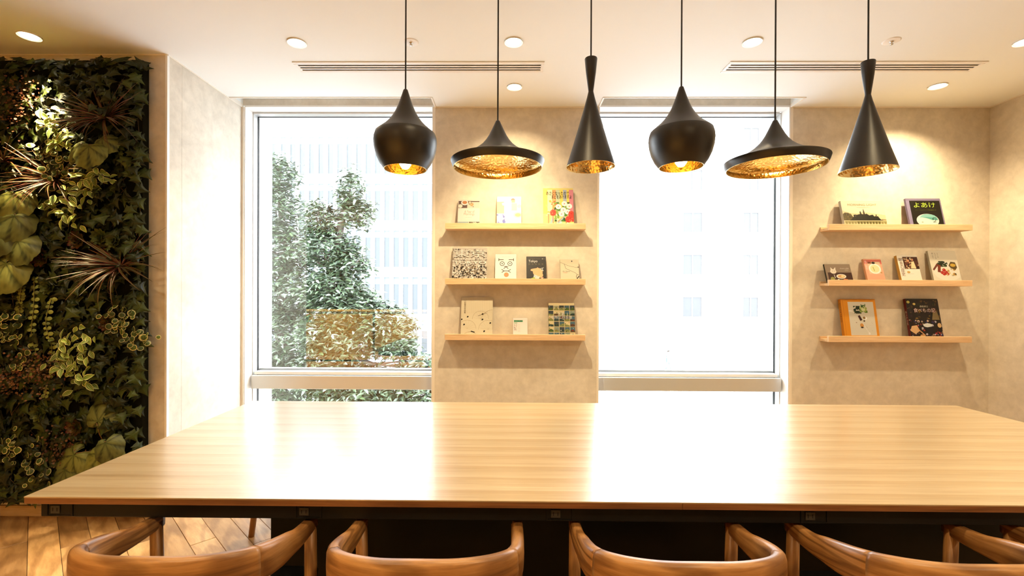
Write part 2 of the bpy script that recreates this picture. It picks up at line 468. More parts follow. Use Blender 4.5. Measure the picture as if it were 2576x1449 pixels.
def vent(x0, x1, lb):
    y0, y1 = 2.709, 2.843
    o = thing('air_vent', lb, 'air vent', ((x0 + x1) / 2, (y0 + y1) / 2, CZ), 0, 'linear ceiling air vents')
    hx, hy = (x1 - x0) / 2, (y1 - y0) / 2
    f = MB(); q = .020
    f.box(-hx, hx, -hy, -hy + q, -.006, 0, .002); f.box(-hx, hx, hy - q, hy, -.006, 0, .002)
    f.box(-hx, -hx + q, -hy + q, hy - q, -.006, 0, .002); f.box(hx - q, hx, -hy + q, hy - q, -.006, 0, .002)
    f.build('vent_frame', M['white'], o)
    MB().box(-hx + q, hx - q, -hy + q, hy - q, -.0012, -.0004).build('vent_throat', M['slot'], o)
    w_ = hy - q
    for (a_, b_) in ((-w_, -.036), (-.021, -.0075), (.0075, .021), (.036, w_)):
        MB().box(-hx + q, hx - q, a_, b_, -.0055, -.0012, .001).build('slat', M['white'], o)
vent(-1.292, .212, 'long white slotted air vent in the ceiling above the left window')
vent(1.306, 2.816, 'long white slotted air vent in the ceiling above the right window and shelves')

# ================================================================== TABLE
TX0, TX1, TY0, TY1 = -1.359, 2.344, 1.2677, 2.417
TZ = .725
tb = thing('meeting_table', 'long pale oak communal table with black base under the pendant lamps', 'table', (0, 0, 0), -.00126)
mid = .484
def tabletop(x0, x1):
    top = MB().box(x0, x1, TY0, TY1, TZ - .0035, TZ, .0001).build('tabletop', M['table'], tb)
    MB().box(x0 + .0003, x1 - .0003, TY0 + .0006, TY1 - .0006, TZ - .0205, TZ - .0035, .0004).build('edge_band', M['edge'], top)
    return top
tabletop(TX0, mid - .0001); tabletop(mid + .0001, TX1)
a = MB(); x0, x1, y0, y1 = -1.334, 2.319, 1.290, 2.395
a.box(x0, x1, y0, y0 + .02, .6585, .7045, .002); a.box(x0, x1, y1 - .02, y1, .6585, .7045, .002)
a.box(x0, x0 + .02, y0 + .02, y1 - .02, .6585, .7045); a.box(x1 - .02, x1, y0 + .02, y1 - .02, .6585, .7045)
a.box(x0 + .02, x1 - .02, y0 + .02, y1 - .02, .690, .7045)
a.build('apron', M['black'], tb)
p = MB(); p.box(-.815, 1.79, 1.56, 2.13, .012, .690, .003); p.build('pedestal', M['black'], tb)
MB().box(-.78, 1.755, 1.60, 2.09, 0, .012).build('plinth', M['slot'], tb)
for k in range(6):
    x = -1.290 + k * .7125
    s = thing('power_outlet', None, None, (x, 1.290, .6805)); s.parent = tb
    s = tag(s)
    m = MB(); hw, hh = .034, .0165
    m.box(-hw - .004 + .012, hw + .004 + .012, -.0022, 0, -hh - .003, -hh); m.box(-hw - .004 + .012, hw + .004 + .012, -.0022, 0, hh, hh + .003)
    m.box(-hw - .004 + .012, -hw + .012, -.0022, 0, -hh, hh); m.box(hw + .012, hw + .004 + .012, -.0022, 0, -hh, hh)
    m.build('outlet_frame', M['black'], s)
    MB().box(-.0135, .0135, -.0030, 0, -.0115, .0115, .001).build('outlet_face', M['socket'], s)
    m = MB(); m.box(-.0075, -.0050, -.0034, -.0029, -.005, .005); m.box(.0050, .0075, -.0034, -.0029, -.005, .005)
    m.build('outlet_slots', M['slot'], s, kind='stuff')

# ================================================================== CHAIRS
def loft(path, n=14):
    """path: list of (centre Vector, side Vector, thickness, height, bend) -> rounded bar"""
    vs = []; fs = []; gr = []; ln = 0; pc = None
    for (c_, sd, t_, h_) in path:
        ln += (c_ - pc).length if pc is not None else 0; pc = c_
        for k in range(n):
            a_ = 2 * PI * k / n
            ca, sa = math.cos(a_), math.sin(a_)
            e_ = .55
            px = math.copysign(abs(ca) ** e_, ca) * t_ / 2; pz = math.copysign(abs(sa) ** e_, sa) * h_ / 2
            vs.append(c_ + sd * px + Vector((0, 0, 1)) * pz); gr.append((ln, px, pz))
    m_ = len(path)
    for i in range(m_ - 1):
        for k in range(n): fs.append((i * n + k, i * n + (k + 1) % n, (i + 1) * n + (k + 1) % n, (i + 1) * n + k))
    fs += [tuple(range(n))[::-1], tuple((m_ - 1) * n + k for k in range(n))]
    return vs, fs, gr
def catmull(pts, k=6):
    out = []; P_ = [pts[0]] + pts + [pts[-1]]
    for i in range(1, len(P_) - 2):
        for j in range(k):
            t = j / k; p0, p1, p2, p3 = P_[i - 1], P_[i], P_[i + 1], P_[i + 2]
            out.append(tuple(.5 * ((2 * b) + (-a + c_) * t + (2 * a - 5 * b + 4 * c_ - d) * t * t + (-a + 3 * b - 3 * c_ + d) * t ** 3) for a, b, c_, d in zip(p0, p1, p2, p3)))
    out.append(pts[-1]); return out
# half path: x, y(forward), top z, height, thickness ; origin under the middle of the back rail
HP = [(.0, .0, .724, .112, .030), (.085, .007, .721, .110, .030), (.155, .026, .718, .102, .031), (.203, .060, .711, .092, .034), (.224, .104, .700, .082, .036),
      (.231, .155, .687, .076, .034), (.233, .205, .673, .064, .033), (.235, .262, .657, .050, .032), (.235, .355, .648, .038, .030)]
def make_chair(label):
    t = thing('oak_armchair', label, 'chair', (0, 0, 0), 0, 'oak armchairs along the near side of the table')
    HQ = [(a * .965, b, c_, d, e_) for (a, b, c_, d, e_) in HP]
    full = [(-a, b, c_, d, e_) for (a, b, c_, d, e_) in HQ[:0:-1]] + HQ
    pts = catmull(full, 6)
    path = []
    for i, p in enumerate(pts):
        q0, q1 = pts[max(i - 1, 0)], pts[min(i + 1, len(pts) - 1)]
        tg = Vector((q1[0] - q0[0], q1[1] - q0[1], 0)).normalized(); sd = Vector((tg.y, -tg.x, 0))
        path.append((Vector((p[0], p[1], p[2] - p[3] / 2)), sd, p[4], p[3]))
    n = len(path); i0, i1 = int(n * .28), int(n * .72)
    for nm, a_, b_ in (('armrest', 0, i0 + 1), ('backrest', i0, i1 + 1), ('armrest', i1, n)):
        vs, fs, gr = loft(path[a_:b_]); MB().add(vs, fs, None, True, grain=[(g_[0] + i0 * .01 * a_, g_[1], g_[2]) for g_ in gr]).build(nm, M['oak'], t)
    for s in (-1, 1):
        MB().tube([(s * .226, .338, .632), (s * .225, .345, .40), (s * .222, .36, 0)], [.0165, .018, .011], 14).build('leg', M['oak'], t)
        MB().tube([(s * .214, .104, .632), (s * .212, .092, .52), (s * .206, .03, .25), (s * .202, -.02, 0)], [.0165, .018, .017, .011], 14).build('leg', M['oak'], t)
        MB().tube([(s * .218, .085, .39), (s * .232, .343, .40)], [.013, .013], 10).build('seat_rail', M['oak'], t)
    MB().tube([(-.231, .345, .395), (.231, .345, .395)], .013, 10).build('seat_rail', M['oak'], t)
    MB().tube([(-.21, .075, .385), (.21, .075, .385)], .013, 10).build('seat_rail', M['oak'], t)
    sv = []; sf = []
    out = [(-.195, .06), (.195, .06), (.215, .18), (.222, .40), (.20, .455), (-.20, .455), (-.222, .40), (-.215, .18)]
    rings = [(.96, .405), (1.0, .418), (1.0, .430), (.94, .443), (.6, .438)]
    for (k, z) in rings:
        for (x, y) in out: sv.append((x * k, .26 + (y - .26) * k, z))
    nn = len(out)
    for i in range(len(rings) - 1):
        for k in range(nn): sf.append((i * nn + k, i * nn + (k + 1) % nn, (i + 1) * nn + (k + 1) % nn, (i + 1) * nn + k))
    sf += [tuple(range(nn))[::-1], tuple((len(rings) - 1) * nn + k for k in range(nn))]
    MB().add(sv, sf, None, True).build('seat', M['seat'], t)
    return t
ch0 = make_chair('oak armchair at the left end of the table, floor planks seen through it')
CH = [(-.798, .0, None), (-.197, .0, 'second oak armchair from the left, in front of the dark table base'),
      (.422, 0, 'third oak armchair from the left, below the tall narrow pendant lamp'),
      (1.050, 0, 'fourth oak armchair from the left, cut by the lower right edge of the picture'),
      (1.672, 0, 'oak armchair furthest right, only its front leg seen past its neighbour')]
for i, (x, rz, lb) in enumerate(CH):
    o = ch0 if i == 0 else copy_tree(ch0)
    o.location = (x, .985, 0); o.rotation_euler = (0, 0, rz)
    if lb: o['label'] = lb

# low stool at the far side, its leg seen under the left end of the table
st = thing('wooden_stool', 'low wooden stool at the far side, one leg seen under the left table end', 'stool', (-1.21, 2.66, 0), math.radians(12))
for (sx, sy) in ((-1, -1), (1, -1), (1, 1), (-1, 1)):
    MB().tube([(sx * .16, sy * .16, .43), (sx * .20, sy * .20, 0)], [.018, .015], 12).build('leg', M['oak'], st)
for k in range(4):
    a_, b_ = [((-1, -1), (1, -1)), ((1, -1), (1, 1)), ((1, 1), (-1, 1)), ((-1, 1), (-1, -1))][k]
    MB().tube([(a_[0] * .183, a_[1] * .183, .19), (b_[0] * .183, b_[1] * .183, .19)], .0115, 10).build('stretcher', M['oak'], st)
MB().box(-.19, .19, -.19, .19, .43, .455, .006).build('seat', M['oak'], st)

# ================================================================== PENDANT LAMPS
FAT = [(.0825, 0), (.100, .024), (.113, .052), (.1205, .080), (.1232, .106), (.1215, .124), (.1165, .140), (.1150, .1415), (.100, .154), (.083, .168), (.066, .186), (.052, .205), (.040, .226), (.030, .249), (.021, .274), (.0125, .300), (.0085, .313), (.0045, .3165)]
WIDE = [(.1735, 0), (.1790, .012), (.1838, .026), (.1830, .0285), (.160, .0365), (.130, .047), (.104, .060), (.080, .076), (.062, .091), (.047, .109), (.0355, .127), (.026, .146), (.018, .163), (.011, .178), (.0085, .184), (.0045, .1875)]
TALL = [(.0950, 0), (.0905, .016), (.070, .082), (.050, .150), (.030, .220), (.0155, .272), (.0100, .296), (.0100, .300), (.0140, .330), (.0195, .372), (.0245, .424), (.0235, .4265)]
def inner(prof, t=.0018, top=.9):
    zt = prof[-1][1] * top
    return [(max(r - t, .002), z - (0 if i == 0 else t)) for i, (r, z) in enumerate(prof) if z <= zt]
def pendant(kind, x, zrim, label, dx=0):
    prof = {'fat': FAT, 'wide': WIDE, 'tall': TALL}[kind]
    o = thing('pendant_lamp', label, 'pendant lamp', (x, 1.80, zrim), 0, 'black pendant lamps over the table')
    sh = MB(); ck = {'fat': 7, 'wide': 3, 'tall': 6}[kind]
    sh.lathe(prof[:ck + 1], 72); sh.lathe(prof[ck:], 72)
    sh.build('lamp_shade', M['shade'], o)
    ip = inner(prof, .0018, .96 if kind != 'tall' else .68)
    MB().lathe(ip, 72, flip=True).build('brass_lining', M['brass'], o, label='hammered brass inside of the shade')
    MB().lathe([(prof[0][0] - .0018, 0), (prof[0][0] + .0002, -.0006), (prof[0][0] + .0002, 0.0006)], 72).build('shade_lip', M['brass'], o)
    zt = prof[-1][1]
    zb = {'fat': .046, 'wide': .098, 'tall': .20}[kind]
    MB().lathe([(.0, zb - .045), (.012, zb - .042), (.022, zb - .028), (.026, zb - .010), (.024, zb + .008), (.014, zb + .028), (.011, zb + .038)], 24).build('bulb', M['bulb_glow'], o)
    MB().lathe([(.0, zb + .036), (.0155, zb + .036), (.0155, zb + .062), (.008, zb + .068), (0, zb + .068)], 20).build('bulb_socket', M['cord'], o)
    z0 = zt - .006 if kind != 'tall' else .302
    L = CZ - zrim
    MB().tube([(0, 0, zb + .066), (0, 0, z0), (0, 0, L)], .0031, 10).build('cord', M['cord'], o)
    MB().lathe([(.0, L - .028), (.010, L - .028), (.040, L - .022), (.048, L - .012), (.048, L)], 28, flip=True).build('ceiling_rose', M['shade'], o)
    return o
pendant('fat', -.407, 1.7885, 'rounded black pendant lamp with glowing bulb, the leftmost of the row')
pendant('wide', -.043, 1.7945, 'flat wide black pendant lamp hanging in front of the first book shelves')
pendant('tall', .322, 1.7985, 'tall narrow black cone pendant lamp beside the right window edge')
pendant('fat', .676, 1.7990, 'rounded black pendant lamp with glowing bulb in front of the right window')
pendant('wide', 1.042, 1.7965, 'flat wide black pendant lamp at the right edge of the right window')
pendant('tall', 1.402, 1.7850, 'tall narrow black cone pendant lamp at the right end of the row')

# ================================================================== SHELVES AND BOOKS
def shelf(x0, x1, ztop, label):
    o = thing('picture_shelf', label, 'shelf', ((x0 + x1) / 2, YB, ztop), 0, 'pale wooden picture ledges')
    h = (x1 - x0) / 2
    MB().box(-h, h, -.100, -.082, -.0425, 0, .001).build('front_lip', M['shelf'], o)
    MB().box(-h, h, -.082, 0, -.0425, -.0245, .001).build('shelf_board', M['shelf'], o)
    MB().box(-h, h, -.010, 0, -.0245, -.010, .001).build('back_rail', M['shelf'], o)
    return o
SZ = [1.8055, 1.4095, 1.0095]
for i, nm in enumerate(('top', 'middle', 'bottom')):
    shelf(-.453, .554, SZ[i], '%s pale wood picture shelf on the pillar between the windows' % nm)
    shelf(2.280, 3.289, SZ[i] - .0005, '%s pale wood picture shelf on the wall right of the windows' % nm)

FONT = bpy.data.fonts.load('<builtin>') if '<builtin>' in bpy.data.fonts else None
def text_mesh(s):
    cu = bpy.data.curves.new('t', 'FONT'); cu.body = s; cu.resolution_u = 3
    ob = bpy.data.objects.new('t', cu); C.objects.link(ob)
    dg = bpy.context.evaluated_depsgraph_get()
    me = bpy.data.meshes.new_from_object(ob.evaluated_get(dg))
    vs = [tuple(v.co) for v in me.vertices]; fs = [tuple(p.vertices) for p in me.polygons]
    bpy.data.objects.remove(ob); bpy.data.curves.remove(cu); bpy.data.meshes.remove(me)
    return vs, fs
class Art:
    """flat print on a cover: shapes in cover units 0..1 across, 0..1 up, later ones on top"""
    def __init__(s, w, h): s.w, s.h, s.k, s.m = w, h, 0, MB()
    def _z(s): s.k += 1; return .00008 + s.k * .000012
    def poly(s, pts, col):
        z = s._z(); s.m.add([(min(max(x, 0), 1) * s.w, min(max(y, 0), 1) * s.h, z) for x, y in pts], [tuple(range(len(pts)))], srgb(*col)); return s
    def rect(s, x0, y0, x1, y1, col): return s.poly([(x0, y0), (x1, y0), (x1, y1), (x0, y1)], col)
    def ell(s, cx, cy, rx, ry, col, n=20, a0=0, a1=2 * PI):
        return s.poly([(cx + rx * math.cos(a0 + (a1 - a0) * i / n), cy + ry * math.sin(a0 + (a1 - a0) * i / n)) for i in range(n)], col)
    def ring(s, cx, cy, r, t, col, n=24):
        z = s._z(); vs = []; q = s.w / s.h
        for i in range(n):
            a_ = 2 * PI * i / n
            for rr in (r - t, r): vs.append(((cx + rr * math.cos(a_)) * s.w, cy * s.h + rr * math.sin(a_) * s.w, z))
        s.m.add(vs, [(2 * i, 2 * i + 1, (2 * i + 3) % (2 * n), (2 * i + 2) % (2 * n)) for i in range(n)], srgb(*col)); return s
    def line(s, pts, t, col):
        z = s._z()
        for (a_, b_) in zip(pts, pts[1:]):
            A = Vector((a_[0] * s.w, a_[1] * s.h)); B = Vector((b_[0] * s.w, b_[1] * s.h)); d = B - A
            if d.length < 1e-6: continue
            n_ = Vector((-d.y, d.x)).normalized() * t * s.w / 2
            s.m.add([(*(A - n_), z), (*(B - n_), z), (*(B + n_), z), (*(A + n_), z)], [(0, 1, 2, 3)], srgb(*col))
        return s
    def text(s, t, x0, y0, x1, y1, col, fit=True):
        z = s._z(); vs, fs = text_mesh(t)
        if not vs: return s
        ax, bx = min(v[0] for v in vs), max(v[0] for v in vs); ay, by = min(v[1] for v in vs), max(v[1] for v in vs)
        sx = (x1 - x0) * s.w / max(bx - ax, 1e-6); sy = (y1 - y0) * s.h / max(by - ay, 1e-6)
        s.m.add([(x0 * s.w + (v[0] - ax) * sx, y0 * s.h + (v[1] - ay) * sy, z) for v in vs], fs, srgb(*col)); return s
    def vtext(s, t, x0, ytop, size, col, gap=1.12):
        for i, ch in enumerate(t):
            if ch != ' ': s.text(ch, x0, ytop - (i * gap + 1) * size * s.w / s.h, x0 + size, ytop - i * gap * size * s.w / s.h, col)
        return s
    def blobs(s, n, x0, y0, x1, y1, r0, r1, cols, seed=1, k=7):
        rr = random.Random(seed)
        for i in range(n):
            cx, cy, r_ = rr.uniform(x0, x1), rr.uniform(y0, y1), rr.uniform(r0, r1)
            a0 = rr.uniform(0, 6); pts = []
            for j in range(k):
                a_ = a0 + 2 * PI * j / k; q = r_ * rr.uniform(.6, 1.15)
                pts.append((min(max(cx + q * math.cos(a_), x0 - .0), x1), min(max(cy + q * math.sin(a_) * s.w / s.h, y0), y1)))
            s.poly(pts, rr.choice(cols))
        return s

def book(name, xl, zb, w_, h_, th, cover, spine, art, label, group, spine_text=None, lean=.062, cat='book', spinecol2=None, pages=(235, 228, 210), double=False):
    """closed book standing on a ledge, leaning back against the wall; local x right, y up the cover, z out of the cover"""
    ft = YB - .083 - .0015           # just behind the ledge lip
    top_gap = .004
    ca = math.asin(min(.6, (ft - th - .004 - 0 - (YB - .1) + .0) * 0 + lean / h_ * 1.0))
    # cover plane: bottom front edge at y=ft, top leans toward the wall
    n = Vector((0, -math.cos(ca), math.sin(ca))); up = Vector((0, math.sin(ca), math.cos(ca)))
    o = thing(name, label, cat, (0, 0, 0), 0, group)
    o.matrix_world = frame_mtx((xl, YB - .0865, zb), n, up)
    c_ = srgb(*cover); s_ = srgb(*spine)
    m = MB(); m.box(0, w_, 0, h_, -.0016, 0, .0004, c_); m.build('front_cover', M['print'], o)
    m = MB(); m.box(0, w_, 0, h_, -th, -th + .0016, .0004, c_); m.build('back_cover', M['print'], o)
    m = MB(); m.box(.0014, w_ - .0028, .002, h_ - .002, -th + .0016, -.0016, 0, srgb(*pages)); m.build('pages', M['print'], o)
    m = MB(); m.box(-.0012, .0016, 0, h_, -th, 0, .0006, s_); sp = m.build('spine', M['print'], o)
    if spine_text:
        t, col, (a_, b_) = spine_text
        vs, fs = text_mesh(t)
        ax, bx = min(v[0] for v in vs), max(v[0] for v in vs); ay, by = min(v[1] for v in vs), max(v[1] for v in vs)
        L_ = (b_ - a_) * h_; H_ = th * .5; m = MB()
        m.add([(-.00135, b_ * h_ - (v[0] - ax) / (bx - ax) * L_, -th * .75 + (v[1] - ay) / (by - ay) * H_) for v in vs], fs, srgb(*col))
        m.build('spine_lettering', M['print'], sp, kind='stuff')
    art.m.build('cover_print', M['print'], o)
    if double:   # a second copy close behind
        pass
    return o

G1 = 'books shown on the pillar shelves'; G2 = 'books shown on the right wall shelves'
zt = [z - .0240 for z in SZ]
# left group, top ledge --------------------------------------------------
def hgt(ytop_z, k): return ytop_z - zt[k]
a = Art(.158, .205)
a.rect(.02, .72, .98, 1, (105, 80, 70)).rect(.42, .72, .98, .96, (214, 200, 180)).ell(.30, .93, .17, .10, (225, 215, 205)).ell(.30, .94, .11, .065, (190, 130, 80)).ell(.10, .80, .10, .07, (225, 210, 190)).ell(.62, .86, .09, .07, (200, 160, 110)).blobs(9, .45, .76, .72, .98, .02, .05, [(150, 110, 70), (90, 65, 50), (225, 200, 160)], 3)
a.rect(0, .20, 1, .70, (226, 214, 200)).text('A Year of', .30, .53, .76, .63, (170, 150, 125)).text('Mornings', .28, .41, .76, .53, (170, 150, 125)).text('3191 miles apart', .36, .34, .66, .37, (180, 165, 145)).rect(.14, .245, .88, .249, (200, 185, 165))
a.rect(0, 0, .5, .185, (150, 165, 165)).ell(.2, .08, .09, .06, (230, 205, 150)).rect(.52, 0, 1, .185, (75, 60, 45)).blobs(14, .53, .01, .99, .18, .03, .07, [(235, 225, 205), (205, 190, 165), (110, 95, 75)], 5)
book('book', -.366, zt[0], .158, .214, .012, (224, 210, 194), (200, 190, 170), a, 'white paperback with food photos above and below a blank title band, top shelf', G1)
a = Art(.178, .23)
a.rect(0, 0, 1, 1, (246, 240, 226)).rect(0, .45, .30, .85, (238, 214, 160)).ell(.66, .92, .08, .05, (150, 110, 80)).rect(.60, .82, .74, .92, (225, 165, 140)).ell(.87, .90, .13, .075, (235, 228, 214)).ell(.87, .90, .09, .05, (252, 248, 240)).ell(.92, .70, .09, .06, (225, 215, 200)).rect(.60, .55, .82, .80, (240, 220, 185)).ell(.86, .40, .18, .10, (236, 228, 205)).ell(.86, .40, .12, .06, (215, 200, 130)).poly([(.2, .8), (.42, .86), (.46, .76), (.24, .72)], (250, 246, 240)).ell(.9, .08, .06, .05, (230, 215, 120))
a.blobs(34, .0, .0, .45, .42, .03, .09, [(240, 240, 248), (140, 150, 214), (110, 120, 200), (235, 238, 246), (190, 196, 232)], 8)
a.rect(.30, .36, .58, .66, (252, 249, 240))
book('book', -.084, zt[0], .178, .238, .016, (244, 236, 220), (180, 140, 100), a, 'pale cookbook with washed-out table photo and blue pattern, brightly lit on top shelf', G1)
a = Art(.218, .285)
a.rect(0, 0, 1, 1, (240, 226, 150))
for i, (x0, x1, cc) in enumerate([(0, .14, (244, 224, 120)), (.14, .3, (238, 236, 190)), (.3, .42, (236, 170, 110)), (.42, .55, (200, 205, 170)), (.55, .66, (235, 215, 110)), (.66, .78, (185, 190, 195)), (.78, .86, (245, 222, 110)), (.86, 1, (225, 150, 160))]):
    a.rect(x0, .35, x1, 1, cc)
a.blobs(30, .0, .3, .5, .75, .02, .06, [(240, 190, 90), (225, 130, 80), (240, 230, 140), (200, 210, 190), (250, 240, 200)], 12, 5)
for i in range(12): a.line([(rnd.uniform(0, .8), 0), (rnd.uniform(.1, 1), .34)], .04, rnd.choice([(244, 214, 90), (230, 220, 200), (170, 195, 200), (235, 160, 120), (250, 244, 230)]))
a.blobs(46, .36, .14, 1, .66, .03, .07, [(70, 120, 50), (100, 150, 60), (50, 95, 45), (150, 180, 80)], 21, 6)
for (x, y) in ((.50, .54), (.70, .62), (.66, .45), (.86, .55), (.60, .34), (.80, .40)):
    a.ell(x, y, .095, .07, (248, 244, 236)).ell(x, y, .022, .018, (230, 150, 150))
for (x, y) in ((.32, .38), (.92, .34), (.82, .20), (.97, .22)):
    a.ell(x, y, .10, .085, (226, 80, 60)); a.blobs(10, x - .09, y - .08, x + .03 if x > .9 else x + .09, y + .08, .012, .03, [(245, 120, 90), (200, 50, 50), (250, 150, 110)], int(x * 99))
a.text('あさになったので', .10, .855, .86, .955, (60, 45, 35)).text('まどをあけますよ', .28, .755, .94, .855, (60, 45, 35))
book('book', .253, zt[0], .218, .298, .010, (236, 220, 140), (230, 220, 160), a, 'colourful picture book with painted bouquet of white and red flowers, top shelf', G1)
# middle ledge
a = Art(.250, .248)
a.rect(0, 0, 1, 1, (214, 205, 190))
a.blobs(420, 0, 0, 1, .52, .010, .034, [(25, 20, 18), (60, 48, 40), (235, 228, 215), (245, 240, 230), (150, 130, 105), (90, 75, 60)], 31, 5)
a.blobs(150, 0, .52, 1, 1, .008, .025, [(80, 68, 58), (120, 105, 92), (235, 228, 215), (170, 155, 140)], 32, 5)
a.text('東', .05, .74, .49, .97, (240, 234, 222)).text('京', .52, .74, .96, .97, (240, 234, 222)).text('本城直季 NAOKI HONJO', .03, .645, .97, .715, (244, 238, 226)).text('TOKYO', .03, .535, .97, .625, (246, 240, 228))
book('book', -.404, zt[1], .250, .258, .011, (214, 205, 190), (120, 110, 100), a, 'square photo book with dense black and white crowd cover, middle pillar shelf', G1)
a = Art(.153, .205)
K = (70, 50, 40)
a.line([(.17, .88), (.17, .78)], .035, K).line([(.17, .83), (.40, .83)], .035, K).line([(.87, .88), (.87, .78)], .035, K).line([(.64, .83), (.87, .83)], .035, K)
a.ring(.33, .68, .115, .03, K).ring(.70, .68, .115, .03, K).ell(.33, .68, .03, .022, K).ell(.70, .68, .03, .022, K)
a.line([(.41, .575), (.62, .575)], .03, K).line([(.515, .565), (.40, .49)], .03, K).line([(.515, .565), (.62, .49)], .03, K)
a.line([(.30, .47), (.42, .405), (.62, .405), (.74, .47)], .03, K).line([(.42, .405), (.31, .345)], .03, K).line([(.62, .405), (.74, .345)], .03, K)
a.ell(.53, .265, .115, .086, (232, 160, 110)).text('ようこそトーキョー', .32, .925, .74, .95, (180, 160, 140)).text('TOKYO GUIDE BOOK', .30, .07, .76, .09, (230, 200, 170))
book('book', -.094, zt[1], .153, .213, .010, (248, 242, 230), (230, 222, 205), a, 'white book with a face drawn from letters and an orange dot mouth', G1)
a = Art(.141, .19)
a.text('Tokyo', .10, .775, .56, .90, (245, 240, 230)).text('THE TRAVEL GUIDE', .10, .935, .70, .955, (150, 140, 120)).ell(.82, .945, .025, .02, (200, 200, 190)).ell(.90, .945, .03, .023, (120, 110, 95))
for i in range(5): a.text('abc', .10 + .17 * i, .735, .18 + .17 * i, .75, (180, 165, 120)); a.text('def', .10 + .17 * i, .705, .18 + .17 * i, .72, (180, 165, 120))
O_ = (240, 190, 140)
a.ell(.57, .40, .25, .17, O_).poly([(.22, .52), (.20, .46), (.36, .42), (.5, .56), (.34, .54)], O_).ell(.66, .28, .18, .11, O_).poly([(.52, .54), (.56, .60), (.62, .55)], O_)
a.poly([(.38, .30), (.66, .22), (.60, .10), (.34, .16)], (248, 244, 232))
for i in range(6): a.line([(.40 + .04 * i, .28 - .008 * i), (.38 + .04 * i, .14 - .004 * i)], .012, (50, 40, 35))
a.poly([(.22, .15), (.40, .20), (.48, .08), (.30, .05)], (170, 190, 70)).line([(.70, .54), (.88, .58)], .02, (245, 240, 230)).line([(.74, .50), (.86, .46)], .02, (245, 240, 230)).line([(.80, .56), (.84, .44)], .02, (245, 240, 230)).poly([(.72, .18), (.86, .2), (.80, .06)], (236, 180, 160)).ell(.47, .06, .05, .03, O_).ell(.64, .06, .05, .03, O_)
book('book', .134, zt[1], .141, .198, .012, (34, 28, 24), (40, 34, 28), a, 'small black travel guide with white title and an orange boar drawing', G1)
a = Art(.134, .17)
a.line([(0, .91), (.22, .84), (.30, .80), (.48, .745), (.62, .72), (.82, .68), (1, .69)], .012, (70, 60, 50)).line([(.22, .84), (.30, .62), (.42, .58), (.66, .48), (.78, .44), (.90, .36), (1, .33)], .014, (70, 60, 50))
a.line([(1, .28), (.86, .14), (.72, .04)], .05, (35, 30, 26)).line([(.90, .36), (.84, .24), (.93, .14), (1, .06)], .022, (40, 34, 30)).line([(.6, 0), (.52, .05)], .014, (70, 60, 50)).ell(.64, .965, .035, .03, (35, 30, 26)).ell(.97, .69, .03, .025, (35, 30, 26))
a.text('Art Space', .12, .46, .52, .52, (60, 50, 42)).text('Tokyo', .13, .40, .38, .455, (200, 80, 50))
book('book', .378, zt[1], .134, .178, .014, (222, 210, 180), (190, 180, 150), a, 'cream paperback with crack-like black branch lines at the right end of the middle shelf', G1)
# bottom ledge
a = Art(.228, .285)
for i in range(15): a.line([(.16 + i * .057, 1), (.16 + i * .057, .62)], .003, (205, 188, 155))
for (cx, cy, r_) in ((.62, .47, .26), (1.0, .42, .36), (.20, .22, .28), (.86, .20, .30), (.30, -.06, .26)):
    pts = [(cx + r_ * math.cos(t), cy + r_ * .8 * math.sin(t)) for t in np.linspace(0, PI, 17)]
    pts = [(min(max(x, 0), 1), min(max(y, 0), 1)) for x, y in pts]
    a.line(pts, .005, (170, 145, 110))
    for k in range(1, 16, 2): a.line([(min(max(cx, 0), 1), max(cy, 0)), pts[k]], .002, (205, 185, 150))
for (x, y) in ((.21, .53), (.02, .46), (.10, .33), (.68, .60), (.68, .46), (.93, .37), (.74, .16)): a.poly([(x - .03, y - .018), (x + .012, y - .022), (x + .035, y + .012), (x - .01, y + .022)], (40, 30, 24))
a.line([(.54, .55), (.66, .59), (.80, .62)], .008, (90, 60, 40)).line([(.32, .16), (.44, .13)], .03, (50, 38, 30)).vtext('小村雪岱作品集', .09, .955, .055, (120, 90, 60))
book('book', -.340, zt[2], .229, .295, .011, (240, 226, 194), (220, 205, 170), a, 'large cream book with fine line drawing of umbrellas on the bottom pillar shelf', G1)
a = Art(.105, .142)
a.rect(.06, .84, .68, .95, (70, 160, 110)).text('日本橋', .12, .855, .62, .935, (30, 60, 45)).rect(.06, .775, .30, .81, (90, 170, 120)).blobs(60, .06, .36, .26, .72, .01, .03, [(60, 50, 40), (235, 225, 205), (150, 120, 95)], 51, 5)
for i in range(6): a.line([(.32, .68 - i * .07), (.50, .68 - i * .07)], .012, (200, 180, 165))
a.ell(.14, .05, .06, .025, (60, 130, 90))
book('book', .037, zt[2], .106, .151, .010, (246, 228, 214), (220, 200, 185), a, 'small pale pocket book with green title box, bottom shelf', G1)
a = Art(.189, .245)
a.rect(0, 0, 1, 1, (226, 208, 165)); rr = random.Random(4)
for i in range(5):
    for j in range(6):
        x0, y0 = .0 + i * .205, .01 + j * .163
        sky = rr.choice([(222, 205, 160), (90, 120, 130), (70, 80, 85), (200, 196, 160), (150, 160, 140)]); gr = rr.choice([(90, 110, 50), (60, 80, 70), (150, 150, 90), (110, 80, 50)])
        a.rect(x0, y0, min(x0 + .185, 1), y0 + .145, sky); a.poly([(x0, y0), (min(x0 + .185, 1), y0), (min(x0 + .185, 1), y0 + rr.uniform(.03, .08)), (x0 + .09, y0 + rr.uniform(.05, .1)), (x0, y0 + rr.uniform(.03, .08))], gr)
        a.blobs(3, x0 + .01, y0 + .01, min(x0 + .175, 1), y0 + .13, .012, .03, [(60, 60, 50), (230, 220, 190), (60, 90, 120), (170, 60, 45), (120, 140, 60)], i * 7 + j, 5)
